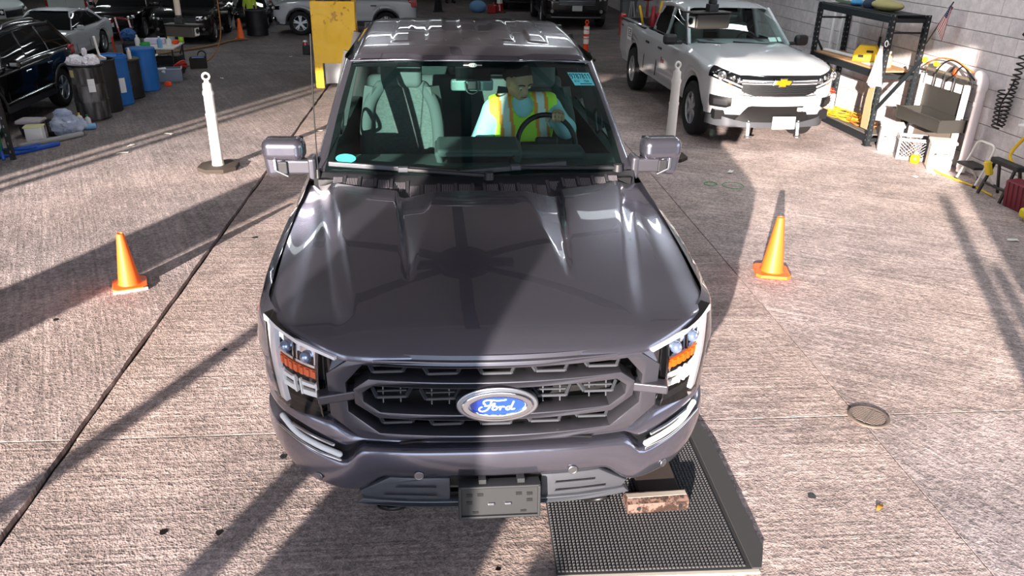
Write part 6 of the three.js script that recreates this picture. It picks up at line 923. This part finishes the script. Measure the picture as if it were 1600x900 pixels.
// ---------------------------------------------------------------- people
function capsule(px, py, pz, b) { // distance to a tapered capsule [ax, ay, az, bx, by, bz, ra, rb]
  const dx = b[3] - b[0], dy = b[4] - b[1], dz = b[5] - b[2], L = dx * dx + dy * dy + dz * dz, t = L ? clamp(((px - b[0]) * dx + (py - b[1]) * dy + (pz - b[2]) * dz) / L) : 0;
  return Math.hypot(px - b[0] - dx * t, py - b[1] - dy * t, pz - b[2] - dz * t) - lerp(b[6], b[7], t);
}
function flesh(bones, cell, k = 0.02, cut) { // smooth union of the bones, meshed
  const lo = [1e9, 1e9, 1e9], hi = [-1e9, -1e9, -1e9];
  for (const b of bones) for (let c = 0; c < 3; c++) { lo[c] = Math.min(lo[c], b[c] - b[6], b[c + 3] - b[7]); hi[c] = Math.max(hi[c], b[c] + b[6], b[c + 3] + b[7]); }
  const size = Math.max(hi[0] - lo[0], hi[1] - lo[1], hi[2] - lo[2]) + cell * 8, N = Math.ceil(size / cell), cen = [0, 1, 2].map((c) => (lo[c] + hi[c]) / 2), half = N / 2, s = size / 2;
  const mc = new MarchingCubes(N, M.black, false, false, 400000); mc.isolation = 0;
  for (let z = 0; z < N; z++) for (let y = 0; y < N; y++) for (let x = 0; x < N; x++) {
    const X = cen[0] + (x - half) / half * s, Y = cen[1] + (y - half) / half * s, Z = cen[2] + (z - half) / half * s;
    let d = 1e3;
    for (const b of bones) { const e = capsule(X, Y, Z, b); if (e > d + k) continue; const h = Math.max(k - Math.abs(d - e), 0) / k; d = Math.min(d, e) - h * h * k * 0.25; }
    if (cut) d = Math.max(d, cut(X, Y, Z));
    mc.field[x + y * N + z * N * N] = -d;
  }
  mc.update();
  let g = new THREE.BufferGeometry();
  g.setAttribute('position', new THREE.BufferAttribute(mc.positionArray.slice(0, mc.count * 3), 3));
  g.scale(s, s, s); g.translate(...cen); g = mergeVertices(g, 1e-5); g.computeVertexNormals();
  return g;
}
const skin = phy(new THREE.Color().setRGB(0.56, 0.32, 0.21), 0.55), skinDark = M.black;
{ // the driver, built where he sits in the cab (truck coordinates, moved with the truck's small turn)
  const t = thing('person', 'driver in lime vest and pale blue shirt at the wheel of the grey pickup', 'person', [0.035, 0, 0], -0.015);
  const head = V(0.335, 1.648, -2.83), f = V(0.42, -0.38, 0.82).normalize(), up = V(0.12, 0.9, 0.3).normalize(), r = f.clone().cross(up).normalize(); const u2 = r.clone().cross(f).normalize();
  const at = (a, b, c) => { const p = head.clone().addScaledVector(r, a).addScaledVector(u2, b).addScaledVector(f, c); return [p.x, p.y, p.z]; };
  const bone = (p, q, ra, rb) => [...p, ...q, ra, rb ?? ra];
  const headBones = [bone(at(0, 0.03, -0.02), at(0, 0.035, 0.015), 0.083, 0.08), bone(at(0, -0.03, 0.02), at(0, -0.075, 0.055), 0.062, 0.036), bone(at(0, 0.005, 0.088), at(0, -0.03, 0.108), 0.01, 0.016), bone(at(-0.016, -0.034, 0.092), at(0.016, -0.034, 0.092), 0.011), bone(at(-0.02, -0.062, 0.086), at(0.02, -0.062, 0.086), 0.011), bone(at(-0.045, 0.022, 0.07), at(0.045, 0.022, 0.07), 0.017),
    bone(at(0.08, 0.02, -0.005), at(0.084, -0.02, 0.0), 0.014, 0.01), bone(at(-0.08, 0.02, -0.005), at(-0.084, -0.02, 0.0), 0.014, 0.01), bone(at(0, -0.05, -0.03), [0.355, 1.47, -2.9], 0.055, 0.062)];
  const torso = [bone([0.42, 1.02, -2.86], [0.38, 1.28, -2.88], 0.14, 0.145), bone([0.38, 1.28, -2.88], [0.36, 1.42, -2.89], 0.145, 0.11), bone([0.2, 1.43, -2.9], [0.54, 1.45, -2.88], 0.075, 0.075), bone([0.28, 1.3, -2.85], [0.46, 1.31, -2.84], 0.1)];
  const arms = [bone([0.17, 1.43, -2.9], [0.04, 1.2, -2.74], 0.068, 0.052), bone([0.04, 1.2, -2.74], [0.2, 1.12, -2.52], 0.048, 0.034), bone([0.57, 1.45, -2.88], [0.65, 1.36, -2.66], 0.066, 0.052), bone([0.65, 1.36, -2.66], [0.575, 1.478, -2.5], 0.048, 0.034)];
  const legs = [bone([0.36, 1.0, -2.8], [0.32, 1.02, -2.42], 0.09, 0.075), bone([0.5, 1.0, -2.8], [0.56, 1.02, -2.42], 0.09, 0.075)];
  const hand = [bone([0.575, 1.478, -2.5], [0.562, 1.508, -2.455], 0.028, 0.026), bone([0.54, 1.51, -2.45], [0.585, 1.505, -2.45], 0.02)];
  [[0.528, 1, 0], [0.55, 1.12, 0.002], [0.572, 1.06, 0.0], [0.594, 0.85, -0.006]].forEach(([x, k, dz]) => { const y = 1.512 - Math.abs(x - 0.55) * 0.25, z = -2.442 + dz; hand.push(bone([x, y, z], [x - 0.002, y + 0.004, z + 0.034 * k], 0.0095), bone([x - 0.002, y + 0.004, z + 0.034 * k], [x - 0.004, y - 0.024 * k, z + 0.045 * k], 0.009), bone([x - 0.004, y - 0.024 * k, z + 0.045 * k], [x - 0.005, y - 0.042 * k, z + 0.034 * k], 0.0085, 0.0075)); });
  hand.push(bone([0.528, 1.498, -2.462], [0.505, 1.478, -2.44], 0.0115, 0.01), bone([0.505, 1.478, -2.44], [0.492, 1.466, -2.41], 0.0095, 0.008));
  const hand2 = [bone([0.2, 1.12, -2.52], [0.23, 1.1, -2.47], 0.03, 0.028)]; [0, 1, 2, 3].forEach((k) => hand2.push(bone([0.215 + k * 0.02, 1.105 - k * 0.004, -2.465], [0.225 + k * 0.02, 1.09, -2.42], 0.0095), bone([0.225 + k * 0.02, 1.09, -2.42], [0.23 + k * 0.018, 1.068, -2.41], 0.0085))); hand2.push(bone([0.205, 1.115, -2.48], [0.19, 1.105, -2.44], 0.011, 0.009));
  mesh('body', [flesh(headBones, 0.0042, 0.03), flesh([...torso, ...arms, ...legs], 0.013, 0.05), flesh(hand, 0.003, 0.008), flesh(hand2, 0.004, 0.01)], skin, t);
  const grow = (bs, d) => bs.map((b) => [...b.slice(0, 6), b[6] + d, b[7] + d]);
  mesh('shirt', flesh(grow([...torso, ...arms, bone([0.355, 1.44, -2.89], [0.352, 1.5, -2.88], 0.062, 0.055)], 0.012), 0.011, 0.05), std('#a9d3dc', 0.85), t);
  mesh('trousers', flesh(grow(legs, 0.012), 0.013, 0.03), std('#2a3038', 0.9), t);
  const vg = flesh(grow([...torso, bone([0.2, 1.44, -2.9], [0.54, 1.46, -2.88], 0.075, 0.075)], 0.026), 0.009, 0.05, (x, y, z) => Math.max(0.075 - Math.hypot(x - 0.365, (y - 1.5) * 0.8, (z + 2.80) * 0.7), Math.abs(x - 0.37) - 0.235));
  { const p = vg.attributes.position, c = new Float32Array(p.count * 3); for (let i = 0; i < p.count; i++) { const x = p.getX(i) - 0.37 - (1.45 - p.getY(i)) * 0.1, y = p.getY(i), a = Math.abs(x), d = a > 0.075 && a < 0.175 ? (a > 0.1 && a < 0.15 ? [0.85, 0.86, 0.84] : [1, 0.33, 0.04]) : (y < 1.2 && y > 1.13) ? [0.85, 0.86, 0.84] : [0.62, 0.95, 0.05]; c.set(d, i * 3); } vg.setAttribute('color', new THREE.BufferAttribute(c, 3)); }
  const vest = new THREE.Mesh(vg, std('#ffffff', 0.7, 0, { vertexColors: true })); vest.name = 'safety_vest'; vest.castShadow = vest.receiveShadow = true; t.add(vest); vest.userData.label = 'lime vest with orange and silver bands';
  mesh('hair', flesh([bone(at(0, 0.045, -0.035), at(0, 0.055, 0.0), 0.086, 0.082), bone(at(0.05, 0.03, -0.05), at(-0.05, 0.03, -0.05), 0.05)], 0.006, 0.03, (x, y, z) => { const p = V(x, y, z).sub(head); const c = p.dot(f), b = p.dot(u2); return Math.max(Math.min(c - 0.03, 0.062 - b), -(b - 0.4 * c) - 0.03); }), std('#15120f', 0.8), t);
  for (const s of [-1, 1]) {
    const e = mesh('eye', ball(0.0125, at(s * 0.033, 0.002, 0.087), null, 14, 10), std('#e8e2da', 0.3), t); mesh('iris', ball(0.0065, at(s * 0.034, -0.002, 0.0955), null, 10, 8), std('#22150e', 0.3), e);
    mesh('eyebrow', tube([at(s * 0.014, 0.026, 0.102), at(s * 0.034, 0.031, 0.099), at(s * 0.054, 0.024, 0.086)], 0.004, 12, false, 6), std('#15120f', 0.8), t);
  }
  mesh('lips', tube([at(-0.022, -0.064, 0.099), at(0, -0.061, 0.106), at(0.022, -0.064, 0.099)], 0.005, 14, false, 8), std('#7d4036', 0.5), t);
}
function standing(label, pos, turn, shirtM, legM, k = 1) { // a plain standing figure far back
  const t = thing('person', label, 'person', pos, turn), B = (p, q, a, b) => [...p, ...q, a, b ?? a];
  const head = [B([0, 1.6, 0], [0, 1.64, 0.01], 0.085, 0.085), B([0, 1.55, 0.03], [0, 1.53, 0.05], 0.05, 0.04), B([0, 1.58, 0.09], [0, 1.565, 0.105], 0.01, 0.014), B([0, 1.44, -0.01], [0, 1.56, 0], 0.055, 0.05)];
  const tor = [B([0, 0.95, 0], [0, 1.2, 0], 0.13, 0.135), B([0, 1.2, 0], [0, 1.36, 0], 0.135, 0.1), B([-0.16, 1.39, 0], [0.16, 1.39, 0], 0.065)];
  const arms = [-1, 1].flatMap((s) => [B([s * 0.19, 1.38, 0], [s * 0.25, 1.1, -0.02], 0.055, 0.045), B([s * 0.25, 1.1, -0.02], [s * 0.25, 0.86, 0.06], 0.043, 0.03)]);
  const hands = [-1, 1].flatMap((s) => [B([s * 0.25, 0.86, 0.06], [s * 0.25, 0.78, 0.08], 0.032, 0.03), ...[0, 1, 2, 3].map((q) => B([s * 0.25, 0.78, 0.055 + q * 0.018], [s * 0.245, 0.7, 0.06 + q * 0.018], 0.01, 0.008)), B([s * 0.245, 0.82, 0.09], [s * 0.235, 0.76, 0.115], 0.012, 0.009)]);
  const legs = [-1, 1].flatMap((s) => [B([s * 0.09, 0.9, 0], [s * 0.11, 0.48, 0.03 * s], 0.095, 0.062), B([s * 0.11, 0.48, 0.03 * s], [s * 0.12, 0.08, 0.02 * s], 0.058, 0.04), B([s * 0.12, 0.045, 0.02 * s - 0.05], [s * 0.13, 0.035, 0.02 * s + 0.14], 0.042, 0.032)]);
  const grow = (bs, d) => bs.map((b) => [...b.slice(0, 6), b[6] + d, b[7] + d]);
  mesh('body', [flesh([...head, ...tor, ...arms, ...legs], 0.016, 0.03), flesh(hands, 0.008, 0.01)], skin, t);
  mesh('shirt', flesh(grow([...tor, ...arms.filter((_, i) => i % 2 === 0)], 0.014), 0.018, 0.03), shirtM, t); mesh('trousers', flesh(grow(legs.filter((_, i) => i % 3 < 2), 0.012), 0.018, 0.03), legM, t); mesh('shoe', flesh(grow(legs.filter((_, i) => i % 3 === 2), 0.01), 0.015, 0.02), M.black, t);
  mesh('hair', flesh([B([0, 1.65, -0.02], [0, 1.67, 0.0], 0.088)], 0.014, 0.02, (x, y, z) => Math.max(z - 0.06, 1.62 - y)), M.black, t);
  t.scale.setScalar(k); return t;
}
standing('person in a pink and white top standing behind the black suv at the top left', [-8.75, 0, -20.0], 0.4, std('#e8b7bb', 0.8), std('#33363c', 0.9), 0.62);
standing('person far behind the grey roof with only the dark shoes in view', [0.7, 0, -29.2], 0.3, std('#555a60', 0.8), std('#22252a', 0.9));
standing('person in a lime safety vest standing behind the black plastic drum', [-4.8, 0, -19.55], 0.2, std('#c8e04a', 0.7), std('#22252a', 0.9), 0.6);
renderer.render(scene, camera);
